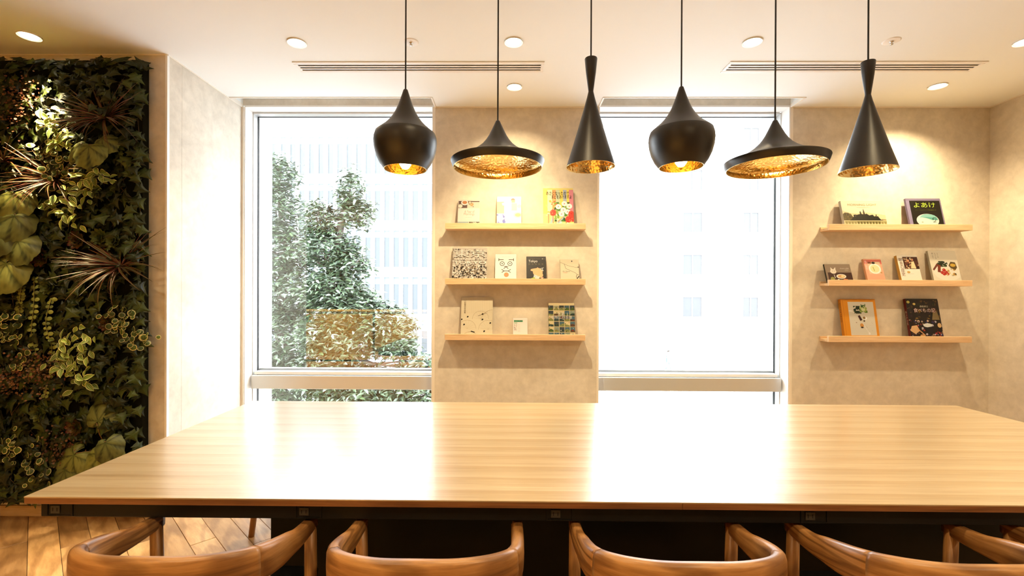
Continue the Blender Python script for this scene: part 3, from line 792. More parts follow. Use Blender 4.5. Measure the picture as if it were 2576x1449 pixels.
a.text("HIROSHIGE'S", .20, .905, .76, .945, (40, 35, 30)).text('広重', .36, .67, .60, .76, (244, 236, 222)).text('名所江戸百景', .09, .56, .90, .665, (244, 236, 222))
book('book', .295, zt[2], .189, .256, .012, (226, 208, 165), (120, 110, 80), a, 'book covered in small landscape prints, right end of the bottom pillar shelf', G1)

# right group ---------------------------------------------------------------
a = Art(.302, .20)
a.rect(0, 0, 1, 1, (232, 222, 196)).poly([(0, .30), (0, .66), (.08, .62), (.18, .56), (.35, .55), (.5, .60), (.7, .56), (1, .48), (1, .30)], (222, 208, 168)).rect(0, 0, 1, .29, (206, 196, 150)).rect(0, .27, 1, .30, (200, 188, 150))
a.poly([(0, .28), (0, .52), (.05, .58), (.13, .57), (.20, .50), (.24, .38), (.26, .28)], (104, 92, 52)).blobs(10, 0, .3, .22, .56, .02, .035, [(120, 104, 60), (86, 76, 42)], 6)
a.poly([(.14, .275), (.20, .34), (.24, .42), (.30, .44), (.34, .50), (.44, .53), (.50, .50), (.56, .54), (.62, .47), (.70, .50), (.74, .42), (.82, .44), (.86, .33), (.93, .275)], (34, 34, 18))
a.poly([(.48, .45), (.485, .62), (.50, .74), (.515, .62), (.53, .45)], (72, 58, 34)).poly([(.40, .5), (.405, .60), (.42, .64), (.435, .60), (.44, .5)], (44, 40, 22))
a.blobs(26, .18, .30, .86, .50, .015, .035, [(30, 30, 16), (46, 46, 24), (24, 24, 14)], 9)
for i in range(14):
    x = .02 + i * .07; a.poly([(x, .24), (x + .035, rnd.uniform(.01, .1)), (x + .07, .24)], (120, 112, 62) if 3 < i < 12 else (160, 150, 100))
a.poly([(.86, .29), (.9, .33), (1, .31), (1, .29)], (170, 150, 110)).text('MORNING LIGHT', .15, .84, .84, .92, (176, 160, 110)).text('PHOTOGRAPHS', .36, .765, .66, .785, (196, 182, 140))
book('book', 2.402, zt[0], .300, .208, .022, (228, 220, 196), (226, 220, 200), a, 'wide photo book with a dark island church above a lake, top right shelf', G2, lean=.050)
a = Art(.247, .215)
a.rect(0, 0, .09, 1, (160, 150, 175)).rect(0, .965, 1, 1, (150, 138, 160)).rect(.965, 0, 1, 1, (150, 138, 160)).rect(.09, 0, .965, .965, (44, 38, 26))
a.text('よあけ', .20, .72, .82, .90, (200, 225, 90)).text('ユリー・シュルヴィッツ 作 画 瀬田貞二 訳', .22, .615, .82, .645, (130, 140, 60))
a.ell(.52, .26, .32, .235, (226, 226, 214), 32).poly([(.30, .36), (.36, .44), (.46, .485), (.60, .485), (.74, .44), (.80, .36), (.66, .37), (.5, .38)], (150, 200, 190)).poly([(.36, .37), (.5, .34), (.66, .27), (.82, .27), (.80, .36), (.5, .38)], (110, 178, 165)).blobs(12, .66, .10, .82, .40, .01, .035, [(50, 70, 50), (80, 100, 80)], 14).ell(.36, .2, .03, .02, (180, 185, 160))
book('book', 2.868, zt[0], .246, .225, .016, (150, 138, 160), (160, 150, 178), a, 'dark picture book with lime green lettering and an oval moonlit lake, top right shelf', G2, lean=.05)
a = Art(.183, .135)
a.rect(0, 0, 1, 1, (150, 130, 110)).rect(.07, 0, 1, .60, (78, 40, 28))
for i in range(4): a.line([(.07, .1 + i * .13), (1, .1 + i * .13)], .006, (60, 30, 20))
a.ell(.30, .66, .12, .13, (226, 214, 196)).poly([(.21, .74), (.22, .90), (.29, .78)], (226, 214, 196)).poly([(.33, .80), (.41, .90), (.40, .72)], (226, 214, 196)).ell(.27, .68, .012, .015, (60, 50, 40)).ell(.34, .68, .012, .015, (60, 50, 40))
a.ell(.57, .38, .19, .13, (238, 230, 214)).ell(.57, .38, .14, .09, (214, 170, 120)).ell(.62, .39, .06, .05, (236, 220, 170)).ell(.22, .24, .085, .11, (160, 155, 90)).poly([(.55, .06), (.66, .26), (.80, .22), (.78, .08)], (200, 120, 70)).line([(.30, .48), (.33, .28)], .02, (225, 220, 210)).ell(.44, .20, .035, .03, (230, 225, 215))
a.text('パンといっぴき', .58, .80, .92, .86, (240, 232, 220)).text('桑原奈津子', .76, .72, .91, .755, (225, 215, 200))
book('book', 2.283, zt[1], .183, .146, .013, (150, 130, 110), (60, 56, 40), a, 'small brown book with a white dog watching breakfast on a dark table', G2, lean=.045)
a = Art(.125, .178)
a.rect(0, 0, 1, 1, (240, 180, 150)).rect(0, .82, 1, 1, (222, 130, 115)).rect(.18, .40, .90, .92, (225, 200, 170)).ell(.54, .62, .34, .22, (248, 244, 228)).ell(.54, .62, .26, .165, (236, 226, 180)).ell(.52, .87, .10, .05, (60, 50, 40)).rect(.2, .84, .4, .92, (150, 90, 60)).line([(.45, .7), (.5, .52)], .05, (190, 190, 110)).poly([(.78, .44), (.90, .50), (.90, .41)], (200, 150, 90)).vtext('朝の料理帖', .04, .97, .10, (246, 226, 214))
book('book', 2.571, zt[1], .125, .186, .018, (240, 180, 150), (244, 190, 150), a, 'pink paperback with a plate of food in a square photo', G2, lean=.055)
a = Art(.145, .20)
a.rect(0, 0, 1, 1, (246, 238, 222)).rect(.27, .54, 1, 1, (92, 48, 36)); a.blobs(40, .28, .55, .99, .98, .03, .075, [(60, 30, 24), (130, 70, 50), (214, 180, 140), (235, 220, 190), (160, 100, 70), (90, 60, 60)], 44, 6)
a.poly([(.58, .56), (.66, .80), (.78, .84), (.84, .56)], (240, 222, 180)).ell(.50, .86, .07, .05, (225, 170, 130)).ell(.72, .89, .06, .045, (225, 170, 130)).ell(.42, .42, .08, .04, (214, 180, 110)).line([(.34, .36), (.66, .36)], .008, (200, 180, 150)).vtext('朝食の歴史', .06, .96, .18, (150, 120, 110), 1.05)
book('book', 2.810, zt[1], .145, .211, .022, (246, 238, 222), (236, 190, 100), a, 'white hardback with a dark painted kitchen scene at upper right of its cover', G2, lean=.055)
a = Art(.195, .24)
a.rect(0, 0, 1, 1, (232, 224, 204)).ell(.56, .38, .52, .29, (240, 234, 218), 30).blobs(24, .22, .52, .62, .70, .03, .07, [(36, 60, 24), (60, 90, 36), (24, 44, 18)], 61).poly([(.04, .44), (.22, .62), (.28, .58), (.08, .40)], (130, 70, 50)).poly([(.20, .36), (.26, .60), (.36, .56), (.30, .34)], (140, 64, 44))
for (x, y) in ((.36, .34), (.44, .42), (.50, .35), (.42, .30), (.54, .30)): a.ell(x, y, .065, .05, (190, 50, 40)); a.ell(x - .02, y + .015, .015, .01, (240, 170, 150))
a.blobs(16, .50, .24, .86, .46, .025, .06, [(225, 200, 140), (90, 60, 30), (240, 225, 180), (200, 160, 90)], 62).poly([(.64, .56), (.74, .68), (.90, .66), (.94, .5), (.86, .42), (.7, .48)], (110, 90, 50)).ell(.80, .57, .10, .05, (214, 180, 80))
a.vtext('朝ごはん', .12, .96, .045, (90, 75, 60), 1.25).vtext('とっておき', .22, .955, .04, (120, 105, 90), 1.25).vtext('わたしの', .31, .955, .04, (120, 105, 90), 1.25)
for i in range(6): a.line([(.12 + i * .06, .02), (.12 + i * .06, .09)], .006, (170, 155, 130))
book('book', 3.038, zt[1], .194, .246, .016, (232, 224, 204), (200, 190, 165), a, 'cream cookbook with tomatoes, greens and sausage on a white plate', G2, lean=.06)
a = Art(.246, .28)
a.rect(0, 0, 1, 1, (232, 160, 40)).rect(.045, 0, .055, 1, (200, 130, 30)).rect(.19, .10, .93, .965, (226, 218, 200))
a.blobs(22, .34, .66, .56, .86, .03, .07, [(36, 58, 34), (54, 80, 44), (24, 42, 26)], 71).blobs(16, .52, .68, .74, .88, .03, .07, [(170, 180, 100), (200, 205, 140), (110, 140, 60)], 72).ell(.62, .77, .06, .05, (222, 222, 170)).blobs(8, .56, .80, .70, .91, .02, .05, [(60, 90, 50), (100, 130, 70)], 73)
a.line([(.25, .72), (.36, .69)], .03, (240, 232, 215)).ell(.24, .73, .05, .025, (244, 238, 224)).poly([(.44, .60), (.50, .62), (.56, .50), (.50, .47)], (70, 30, 36)).ell(.64, .54, .06, .04, (250, 246, 236)).ell(.62, .55, .035, .03, (60, 40, 24)).ell(.62, .55, .018, .014, (214, 160, 60)).ell(.61, .47, .025, .02, (60, 44, 40)).ell(.53, .36, .055, .05, (214, 160, 90)).ell(.53, .305, .04, .02, (60, 40, 24)).ell(.38, .43, .02, .015, (190, 170, 150)).line([(.56, .42), (.72, .14)], .018, (240, 234, 222)).ell(.72, .15, .03, .03, (246, 240, 230)).blobs(20, .30, .2, .86, .5, .003, .008, [(110, 90, 70)], 74, 4).text('FEAST FOR THE EYES', .20, .012, .42, .03, (60, 40, 20))
book('book', 2.407, zt[2], .246, .291, .026, (232, 160, 40), (226, 150, 34), a, 'thick mustard yellow hardback with cabbage and spoons on its cover', G2, ('FEAST FOR THE EYES', (60, 40, 20), (.42, .90)), lean=.05)
a = Art(.230, .285)
a.rect(0, 0, 1, 1, (44, 30, 26)); a.blobs(70, 0, .52, 1, 1, .02, .06, [(30, 22, 18), (70, 46, 30), (110, 80, 40), (60, 40, 50), (150, 120, 60), (40, 50, 30)], 81, 6)
a.blobs(120, 0, 0, 1, .50, .015, .05, [(40, 36, 60), (90, 60, 70), (200, 190, 200), (150, 110, 80), (60, 60, 110), (180, 60, 60), (30, 24, 30), (210, 180, 150)], 82, 6)
a.ell(.24, .90, .04, .03, (225, 200, 120)).ell(.06, .95, .05, .035, (200, 190, 110)).poly([(.72, .50), (.78, .70), (.90, .74), (.96, .5)], (150, 130, 90)).ell(.84, .72, .05, .04, (110, 70, 50)).ell(.92, .36, .06, .06, (226, 190, 140)).poly([(.0, .22), (.06, .34), (.22, .36), (.30, .22), (.14, .14)], (230, 190, 140)).ell(.14, .40, .05, .05, (60, 40, 30)).line([(.22, .28), (.44, .10)], .03, (225, 170, 120)).ell(.56, .36, .14, .05, (230, 228, 220)).ell(.36, .10, .08, .03, (214, 170, 120)).poly([(.48, .30), (.74, .34), (.66, .10), (.52, .14)], (36, 28, 36)).blobs(8, .7, .02, .95, .14, .02, .05, [(214, 200, 214), (180, 170, 190)], 83)
a.text('森枝卓士', .40, .815, .66, .865, (236, 224, 196)).text('食べもの記', .185, .685, .875, .80, (150, 40, 50)).text('食べもの記', .195, .69, .865, .795, (244, 224, 214))
book('book', 2.876, zt[2], .229, .296, .020, (44, 30, 26), (120, 36, 30), a, 'dark photo book showing a night street market with outlined red title', G2, ('食べもの記', (236, 220, 190), (.35, .70)), lean=.055)

# ================================================================== PLANT WALL
PX0, PX1, PZ0, PZ1 = -3.75, -2.080, .125, 2.600
pw = thing('plant_wall_panel', 'black felt backed panel fixed to the wall behind the climbing plants', 'plant panel', (0, YP, 0))
MB().box(PX0, PX1, -.045, 0, PZ0 - .03, PZ1 + .02, .002).build('backing_board', M['soil'], pw)
YF = YP - .050

def leafmesh(name, outline, col_mid, col_edge, cup=.12, rings=(0, .55, 1.), base=(0, .35), fold=.0, vein=None):
    """outline: closed list of (x,y) unit leaf, tip +y; colours blend centre->edge"""
    n = len(outline); m = MB(); vs = []
    bx, by = base
    for t in rings[1:]:
        for (x, y) in outline:
            px, py = bx + (x - bx) * t, by + (y - by) * t
            vs.append((px, py, -cup * (t ** 2) * .5 + fold * abs(px) - .10 * cup * py * py * 4))
    vs = [(bx, by, 0)] + vs
    fs = []; cs = []
    mixc = lambda t, k: tuple(a_ * (1 - t) + b_ * t for a_, b_ in zip(col_mid, col_edge))
    for k in range(n):
        fs.append((0, 1 + (k + 1) % n, 1 + k)); c0 = mixc(0, k); c1 = vein(1, k) if vein else mixc(rings[1] ** 2, k)
        cs.append([c0, c1, c1])
    for r_ in range(len(rings) - 2):
        o0, o1 = 1 + r_ * n, 1 + (r_ + 1) * n
        a_ = mixc(rings[r_ + 1] ** 3, 0); b_ = mixc(rings[r_ + 2] ** 3, 0)
        for k in range(n):
            fs.append((o0 + k, o0 + (k + 1) % n, o1 + (k + 1) % n, o1 + k)); cs.append([a_, a_, b_, b_])
    fs = [f[::-1] for f in fs]; cs = [c_[::-1] for c_ in cs]
    m.add(vs, fs, cs, False); return m.mesh(name, M['leaf'])

IVY = [(0, 0), (.16, .02), (.34, -.02), (.30, .22), (.56, .30), (.32, .44), (.24, .52), (.12, .70), (0, 1.0), (-.12, .70), (-.24, .52), (-.32, .44), (-.56, .30), (-.30, .22), (-.34, -.02), (-.16, .02)]
OVAL = [(0, 0), (.14, .10), (.24, .30), (.25, .50), (.16, .76), (0, 1.0), (-.16, .76), (-.25, .50), (-.24, .30), (-.14, .10)]
ROUND = [(0, 0), (.3, .08), (.46, .36), (.42, .70), (.2, .94), (0, 1), (-.2, .94), (-.42, .70), (-.46, .36), (-.3, .08)]
ivy_m = [leafmesh('leaf', IVY, (.012, .019, .0022), (.008, .014, .0016), .25, fold=.12), leafmesh('leaf', [(x * 1.1, y * .9) for x, y in IVY], (.016, .026, .003), (.010, .018, .002), .35, fold=.2),
         leafmesh('leaf', IVY, (.034, .050, .006), (.023, .036, .004), .15)]
def striped():
    m = MB(); rows = [(0, .02), (.12, .12), (.30, .235), (.50, .25), (.74, .17), (.90, .07), (1.0, .005)]
    g, cr = (.13, .21, .035), (.72, .72, .36)
    cols = [(-1, cr), (-.72, g), (-.34, cr), (-.16, g), (.16, cr), (.34, g), (.72, cr), (1, None)]
    us = [-1, -.78, -.40, -.22, .22, .40, .78, 1]; fc = [cr, g, (.34, .40, .13), g, (.34, .40, .13), g, cr]
    vs = []
    for (y, hw) in rows:
        for u in us: vs.append((u * hw, y, abs(u) * hw * .35 - y * y * .16))
    fs = []; cs = []
    for i in range(len(rows) - 1):
        for k in range(7): fs.append((i * 8 + k, i * 8 + k + 1, (i + 1) * 8 + k + 1, (i + 1) * 8 + k)); cs.append(lin(fc[k]))
    m.add(vs, fs, cs, False); return m.mesh('leaf', M['leaf'])
trad_m = striped()
edge_m = leafmesh('leaf', ROUND, (.05, .085, .018), (.06, .10, .02), .2, (0, .82, .86, 1.))
def rimmed():
    m = MB(); n = len(ROUND); vs = [(0, .45, .0)]
    for t in (.80, 1.): vs += [(x * t, .45 + (y - .45) * t, -.12 * t) for x, y in ROUND]
    fs = [(0, 1 + k, 1 + (k + 1) % n) for k in range(n)] + [(1 + k, 1 + n + k, 1 + n + (k + 1) % n, 1 + (k + 1) % n) for k in range(n)]
    m.add(vs, fs, [lin((.045, .08, .018))] * n + [lin((.50, .47, .24))] * n); return m.mesh('leaf', M['leaf'])
rim_m = rimmed()
round_m = leafmesh('leaf', ROUND, (.20, .25, .06), (.26, .30, .09), .3)
def begonia(seed):
    """heart shaped leaf, veins spreading from the stalk at the notch"""
    r0 = random.Random(seed); m = MB(); n = 46; R = 9; vs = [(0, .08, 0)]; cv = [(.05, .08, .02)]
    for i in range(1, R + 1):
        t = i / R
        for k in range(n):
            a_ = math.radians(-158 + 316 * k / (n - 1))
            rr_ = .92 * max(math.cos(a_ * .5), .0) ** .9 * (1 + .035 * math.sin(a_ * 11 + seed) + .018 * math.sin(a_ * 27)) + .05
            if a_ > 0: rr_ *= 1.10
            vn = abs(math.sin(a_ * 3.6)); u = rr_ * t
            vs.append((.86 * u * math.sin(a_), .08 + u * math.cos(a_), .030 * vn * t - .20 * t * t - .05 * t ** 4))
            side = abs(math.sin(t * 15 + 4 * vn))                         # side veins branching off
            dark = max(0, 1.15 - vn * 2.8) + max(0, .85 - side * 1.8) * .8 * (1 - vn * .5) + max(0, .22 - t) * 2 + r0.uniform(-.12, .14)
            dark = min(max(dark, 0), 1)
            cv.append(tuple(a * (1 - dark) + b * dark for a, b in zip((.135, .15, .045), (.012, .022, .005))))
    fs = [(0, 1 + k, 2 + k) for k in range(n - 1)]
    for i in range(R - 1):
        for k in range(n - 1): fs.append((1 + i * n + k, 1 + (i + 1) * n + k, 2 + (i + 1) * n + k, 2 + i * n + k))
    m.add(vs, fs, [[cv[j_] for j_ in f] for f in fs], True); return m.mesh('leaf', M['leaf'])
beg_m = [begonia(1), begonia(2)]
def blade(bend, wid=.019, green=(.045, .075, .015), red=(.20, .030, .022)):
    m = MB(); S = 9; vs = []; fs = []; cs = []
    for i in range(S + 1):
        t = i / S; hw = wid * (1 - t ** 2.2) * (.55 + .45 * min(1, t * 5)) + .0015
        y = math.sin(bend * t) / bend if bend > .01 else t; z = -(1 - math.cos(bend * t)) / bend if bend > .01 else 0
        for u in (-1, -.62, 0, .62, 1): vs.append((u * hw, y, z + abs(u) * hw * .5))
    for i in range(S):
        for k in range(4):
            fs.append((i * 5 + k, i * 5 + k + 1, (i + 1) * 5 + k + 1, (i + 1) * 5 + k)); cs.append(lin(red if k in (0, 3) else green))
    m.add(vs, fs, cs, True); return m.mesh('leaf', M['leaf'])
blade_m = [blade(.35), blade(.8), blade(1.15), blade(.15)]
def petal(col, tip):
    m = MB(); rows = [(0, .10), (.35, .17), (.7, .24), (.9, .16), (1, .02)]; vs = []
    for (y, hw) in rows:
        for u in (-1, 0, 1): vs.append((u * hw, y, abs(u) * .09 + y * y * .22))
    fs = []; cs = []
    for i in range(4):
        a_ = tuple(p * (1 - i / 3) + q * i / 3 for p, q in zip(col, tip))
        for k in range(2): fs.append((i * 3 + k, i * 3 + k + 1, i * 3 + k + 4, i * 3 + k + 3)); cs.append(lin(a_))
    m.add(vs, fs, cs, True); return m.mesh('petal', M['leaf'])
pet_red = petal((.10, .11, .02), (.075, .006, .006)); pet_green = petal((.06, .085, .018), (.09, .11, .026)); 
finger = MB().tube([(0, 0, 0), (0, .3, .04), (0, .7, .14), (0, 1, .3)], [.06, .085, .08, .02], 6, lin((.07, .11, .07))).mesh('leaf', M['leaf'])

KX = .962
def fx(x): return x * KX
def fz(z): return 1.30 + (z - 1.30) * KX
def rv(s=1.): return Vector((rnd.uniform(-s, s), rnd.uniform(-s, s), rnd.uniform(-s, s)))
def on_wall(px, pz):                      # a point on the face of the panel
    return Vector((px, YF, pz))

# reserved spots: the special plants, (x, z, radius); ivy grows thinner there
SPECIAL = [(-2.42, 2.18, .20), (-2.78, 1.99, .15), (-2.33, 1.45, .18), (-2.33, 2.02, .09), (-2.9, 1.42, .17), (-2.88, 1.62, .08), (-2.64, 2.15, .13), (-2.55, 1.87, .12), (-2.34, 2.02, .08),
           (-2.52, .98, .15), (-2.33, .42, .15)]
# ---- ivy, in seven plants that share the panel
zones = [('upper left corner', PX0, -2.80, 1.95, PZ1), ('top edge', -2.80, -2.44, 2.10, PZ1), ('upper right edge', -2.44, PX1, 1.75, PZ1), ('left middle', PX0, -2.80, 1.05, 1.95),
         ('centre', -2.80, -2.40, 1.30, 2.10), ('right middle edge', -2.40, PX1, 1.0, 1.75), ('lower left corner', PX0, -2.80, PZ0, 1.05), ('lower centre', -2.80, -2.40, .70, 1.30), ('foot, left of the table corner', -2.80, -2.40, PZ0, .70), ('lower right corner, beside the table edge', -2.40, PX1, PZ0, 1.0)]
for zi, (zn, x0, x1, z0, z1) in enumerate(zones):
    vis0 = max(x0, -3.12)
    t = thing('ivy_plant', 'dark green ivy covering the %s of the plant wall' % zn, 'ivy', (((vis0 + x1) / 2), YF, (z0 + z1) / 2), 0, 'ivy plants on the green wall')
    inv = Matrix.Translation(-t.location)
    area = (x1 - vis0) * (z1 - z0); n_ = int(area * 860)
    for k in range(n_):
        x, z = rnd.uniform(vis0, x1 + (.012 if x1 == PX1 else 0)), rnd.uniform(z0, z1)
        if any((x - a_) ** 2 + (z - b_) ** 2 < (r_ * .8) ** 2 for a_, b_, r_ in SPECIAL) and rnd.random() < .55: continue
        edge_r = x > PX1 - .06; edge_t = z > PZ1 - .06; edge_b = z < PZ0 + .05
        nrm = Vector((rnd.uniform(-.5, .5) + (.6 if edge_r else 0), -1, rnd.uniform(-.1, .7) + (.4 if edge_t else 0)))
        tip = Vector((rnd.uniform(-.9, .9) + (.9 if edge_r else 0), 0, -1 + rnd.uniform(-.2, .9) + (1.4 if edge_t else 0)))
        s_ = rnd.uniform(.055, .088) if rnd.random() < .85 else rnd.uniform(.03, .045)
        p = Vector((x, YF - rnd.uniform(.012, .068), z))
        link('leaf', rnd.choice(ivy_m), t, mtx=inv @ frame_mtx(p, nrm, tip, s_))
    st_ = MB()
    for k in range(7):
        x, z = rnd.uniform(vis0, x1), rnd.uniform(z0 + .1, z1); pts = []
        for q in range(6): pts.append(Vector((min(max(x, vis0), x1), YF - .012 - rnd.uniform(0, .02), max(z, PZ0))) - t.location); x += rnd.uniform(-.08, .08); z -= rnd.uniform(.04, .1)
        st_.tube(pts, .0018, 5, lin((.09, .06, .03)))
    st_.build('stems', M['leaf'], t, kind='stuff')
    if x0 < vis0 - .05:                     # the rest of that plant, left of the frame
        rest = MB()
        for k in range(int((vis0 - x0) * (z1 - z0) * 420)):
            p = Vector((rnd.uniform(x0, vis0), YF - rnd.uniform(0, .05), rnd.uniform(z0, z1)))
            mt = inv @ frame_mtx(p, (rnd.uniform(-.5, .5), -1, rnd.uniform(0, .7)), (rnd.uniform(-.9, .9), 0, -1), rnd.uniform(.05, .08))
            rest.add([(x, y, -.15 * abs(x)) for x, y in IVY], [(0, *range(len(IVY) - 1, 0, -1))], lin((.03, .058, .011)), mtx=mt)
        rest.build('far_leaves', M['leaf'], t, kind='stuff')

# ---- spiky tufts with red leaf edges
def tuft(x, z, n_, L, lab, lean=(0, 0)):
    x, z = fx(x), fz(z)
    t = thing('spiky_red_grass', lab, 'plant', (x, YF - .045, z), 0, 'red edged spiky tufts')
    MB().tube([(0, .05, 0), (0, .0, 0), (0, -.02, 0)], [.012, .012, .006], 8, lin((.10, .08, .03))).build('stem', M['leaf'], t)
    for k in range(n_):
        a_ = 2 * PI * k / n_ + rnd.uniform(-.25, .25); out = rnd.choice([rnd.uniform(.1, .5), rnd.uniform(.3, 1.2)])
        d = Vector((math.cos(a_) + lean[0], -out, math.sin(a_) + lean[1])).normalized()
        nrm = Vector((-math.cos(a_) * .5 + rnd.uniform(-.3, .3), -.5, .7 - .6 * math.sin(a_)))
        if abs(nrm.normalized().dot(d)) > .96: nrm = Vector((.3, -.9, .2))
        link('leaf', rnd.choice(blade_m), t, mtx=frame_mtx(rv(.006), nrm, d, L * rnd.uniform(.65, 1.1)))
    return t
tuft(-2.34, 2.30, 86, .29, 'spiky grass-like plant with red leaf edges at the top of the plant wall')
tuft(-2.62, 1.945, 80, .28, 'spiky red and green tuft lit by the lamp, left side below the bright leaves', (-.55, .1))
tuft(-2.93, 2.06, 46, .25, 'spiky red tuft at the left picture edge above the large leaves')
tuft(-2.24, 1.45, 88, .29, 'spiky dark red tuft halfway down the right edge of the plant wall', (-.35, -.05))

# ---- begonias with large veined leaves
def beg(lab, x, z, leaves):
    x, z = fx(x), fz(z)
    t = thing('veined_begonia', lab, 'plant', (x, YF - .03, z), 0, 'large leaved begonias')
    st_ = MB()
    for (dx, dz, s_, a_, ny) in leaves:
        a_ = math.radians(a_); tip = Vector((math.sin(a_), -.15, math.cos(a_)))
        p = Vector((dx, -.045 - ny * .03, dz))
        link('leaf', rnd.choice(beg_m), t, mtx=frame_mtx(p, (rnd.uniform(-.25, .25), -1, .35), tip, s_ * .88))
        st_.tube([(0, .02, 0), tuple(p * .6), tuple(p)], .0025, 6, lin((.2, .12, .06)))
    st_.build('stems', M['leaf'], t, kind='stuff')
beg('begonia with two big pale veined leaves below the topmost spiky tuft', -2.36, 2.16, [(-.06, -.02, .115, 200, 1), (.03, .02, .10, 120, .3), (.0, -.03, .135, 172, 1.6)])
beg('begonia with a column of big pale leaves at the left picture edge', -2.87, 1.66, [(.03, .20, .16, 165, .2), (.06, .08, .17, 185, .8), (-.03, .02, .20, 175, 1.2), (-.06, -.12, .19, 165, .5), (.08, -.06, .15, 150, 1), (.04, -.18, .20, 195, 1.4)])
beg('begonia with broad grey-green veined leaves beside the left table edge', -2.36, .38, [(.0, .16, .165, 20, 0), (.05, .02, .17, 160, 1), (-.10, .0, .17, 215, .6), (.10, .08, .13, 150, 2), (-.14, -.08, .15, 200, 1)])

# ---- striped trailing plants
def trail(lab, pts, n_, s0=.058):
    pts = [(fx(a_), fz(b_), c_) for a_, b_, c_ in pts]
    t = thing('striped_trailing_plant', lab, 'plant', (pts[0][0], YF - .03, pts[0][1]), 0, 'striped leaf trailing plants')
    inv = -t.location; st_ = MB()
    for k in range(n_):
        (x, z, r_) = rnd.choice(pts)
        p = Vector((x + rnd.gauss(0, r_ * .5), YF - .055 - rnd.uniform(0, .05), z + rnd.gauss(0, r_ * .55)))
        link('leaf', trad_m, t, mtx=frame_mtx(p + inv, (rnd.uniform(-.7, .7), -1, rnd.uniform(0, .9)), (rnd.uniform(-1, 1), -.2, rnd.uniform(-1, .5)), rnd.uniform(.7, 1.15) * s0))
        if k % 4 == 0: st_.tube([p + inv, p + inv + Vector((rnd.uniform(-.02, .02), .05, .03))], .0015, 5, lin((.2, .2, .08)))
    st_.build('stems', M['leaf'], t, kind='stuff')
trail('striped trailing plant brightly lit near the top of the plant wall', [(-2.62, 2.30, .06), (-2.60, 2.20, .07), (-2.56, 2.16, .06)], 60)
trail('striped trailing plant spreading right of the lit spiky tuft', [(-2.54, 1.86, .08), (-2.44, 1.96, .07), (-2.36, 1.97, .05), (-2.42, 1.88, .06), (-2.62, 1.78, .07), (-2.50, 1.74, .06)], 92)
trail('striped trailing plant hanging in the lower half of the plant wall', [(-2.54, 1.02, .07), (-2.47, .96, .08), (-2.50, .88, .08), (-2.44, .80, .06), (-2.57, .90, .05), (-2.43, 1.0, .06)], 105, .054)

# ---- small leaves with cream rims
def creeping(lab, pts, n_, s0=.032, me=None):
    pts = [(fx(a_), fz(b_), c_) for a_, b_, c_ in pts]
    t = thing('cream_edged_creeper', lab, 'plant', (pts[0][0], YF - .03, pts[0][1]), 0, 'cream edged creepers')
    inv = -t.location
    for k in range(n_):
        (x, z, r_) = rnd.choice(pts)
        p = Vector((x + rnd.gauss(0, r_ * .55), YF - .05 - rnd.uniform(0, .035), z + rnd.gauss(0, r_ * .55)))
        link('leaf', me or rim_m, t, mtx=frame_mtx(p + inv, (rnd.uniform(-.7, .7), -1, rnd.uniform(-.1, .8)), (rnd.uniform(-1, 1), 0, rnd.uniform(-1, .6)), rnd.uniform(.7, 1.3) * s0))
creeping('small round cream edged leaves lit brightly below the top striped plant', [(-2.66, 2.12, .07), (-2.58, 2.05, .08), (-2.62, 1.98, .06)], 75, .032)
creeping('cream edged creeper on the right side above the trailing striped plant', [(-2.28, 1.20, .06), (-2.20, 1.14, .06), (-2.12, 1.03, .05), (-2.24, 1.08, .05)], 60)
creeping('cream edged creeper at the left edge beside the hanging vines', [(-2.89, 1.14, .05), (-2.86, 1.05, .06), (-2.8, .9, .07)], 46)
creeping('cream edged creeper low at the left near the table corner', [(-2.9, .42, .09), (-2.82, .34, .08), (-2.72, .28, .08)], 56)

# ---- hanging vines with paired round leaves
def vine(lab, path):
    path = [(fx(a_), fz(b_)) for a_, b_ in path]
    t = thing('hanging_vine', lab, 'plant', (path[0][0], YF - .05, path[0][1]), 0, 'thin hanging vines')
    pts = [Vector((x - path[0][0], -.01 - .012 * math.sin(i * 1.7), z - path[0][1])) for i, (x, z) in enumerate(path)]
    pp = [Vector(p) for p in catmull([tuple(p) for p in pts], 5)]
    MB().tube(pp, .0016, 5, lin((.22, .22, .08))).build('stem', M['leaf'], t)
    for i, p in enumerate(pp):
        for s in (-1, 1):
            link('leaf', round_m, t, mtx=frame_mtx(p, (rnd.uniform(-.4, .4), -1, rnd.uniform(0, .6)), (s, rnd.uniform(-.3, .1), rnd.uniform(-.3, .4)), rnd.uniform(.017, .026)))
vine('thin hanging vine with paired round leaves, leftmost of three', [(-2.78, 1.42), (-2.80, 1.33), (-2.83, 1.24), (-2.84, 1.16)])
vine('longest thin hanging vine with paired round leaves, middle of three', [(-2.74, 1.38), (-2.73, 1.22), (-2.76, 1.05), (-2.74, .92), (-2.77, .82)])
vine('thin hanging vine with paired round leaves reaching furthest down on the right', [(-2.64, 1.26), (-2.66, 1.12), (-2.64, .98), (-2.66, .84), (-2.67, .70)])

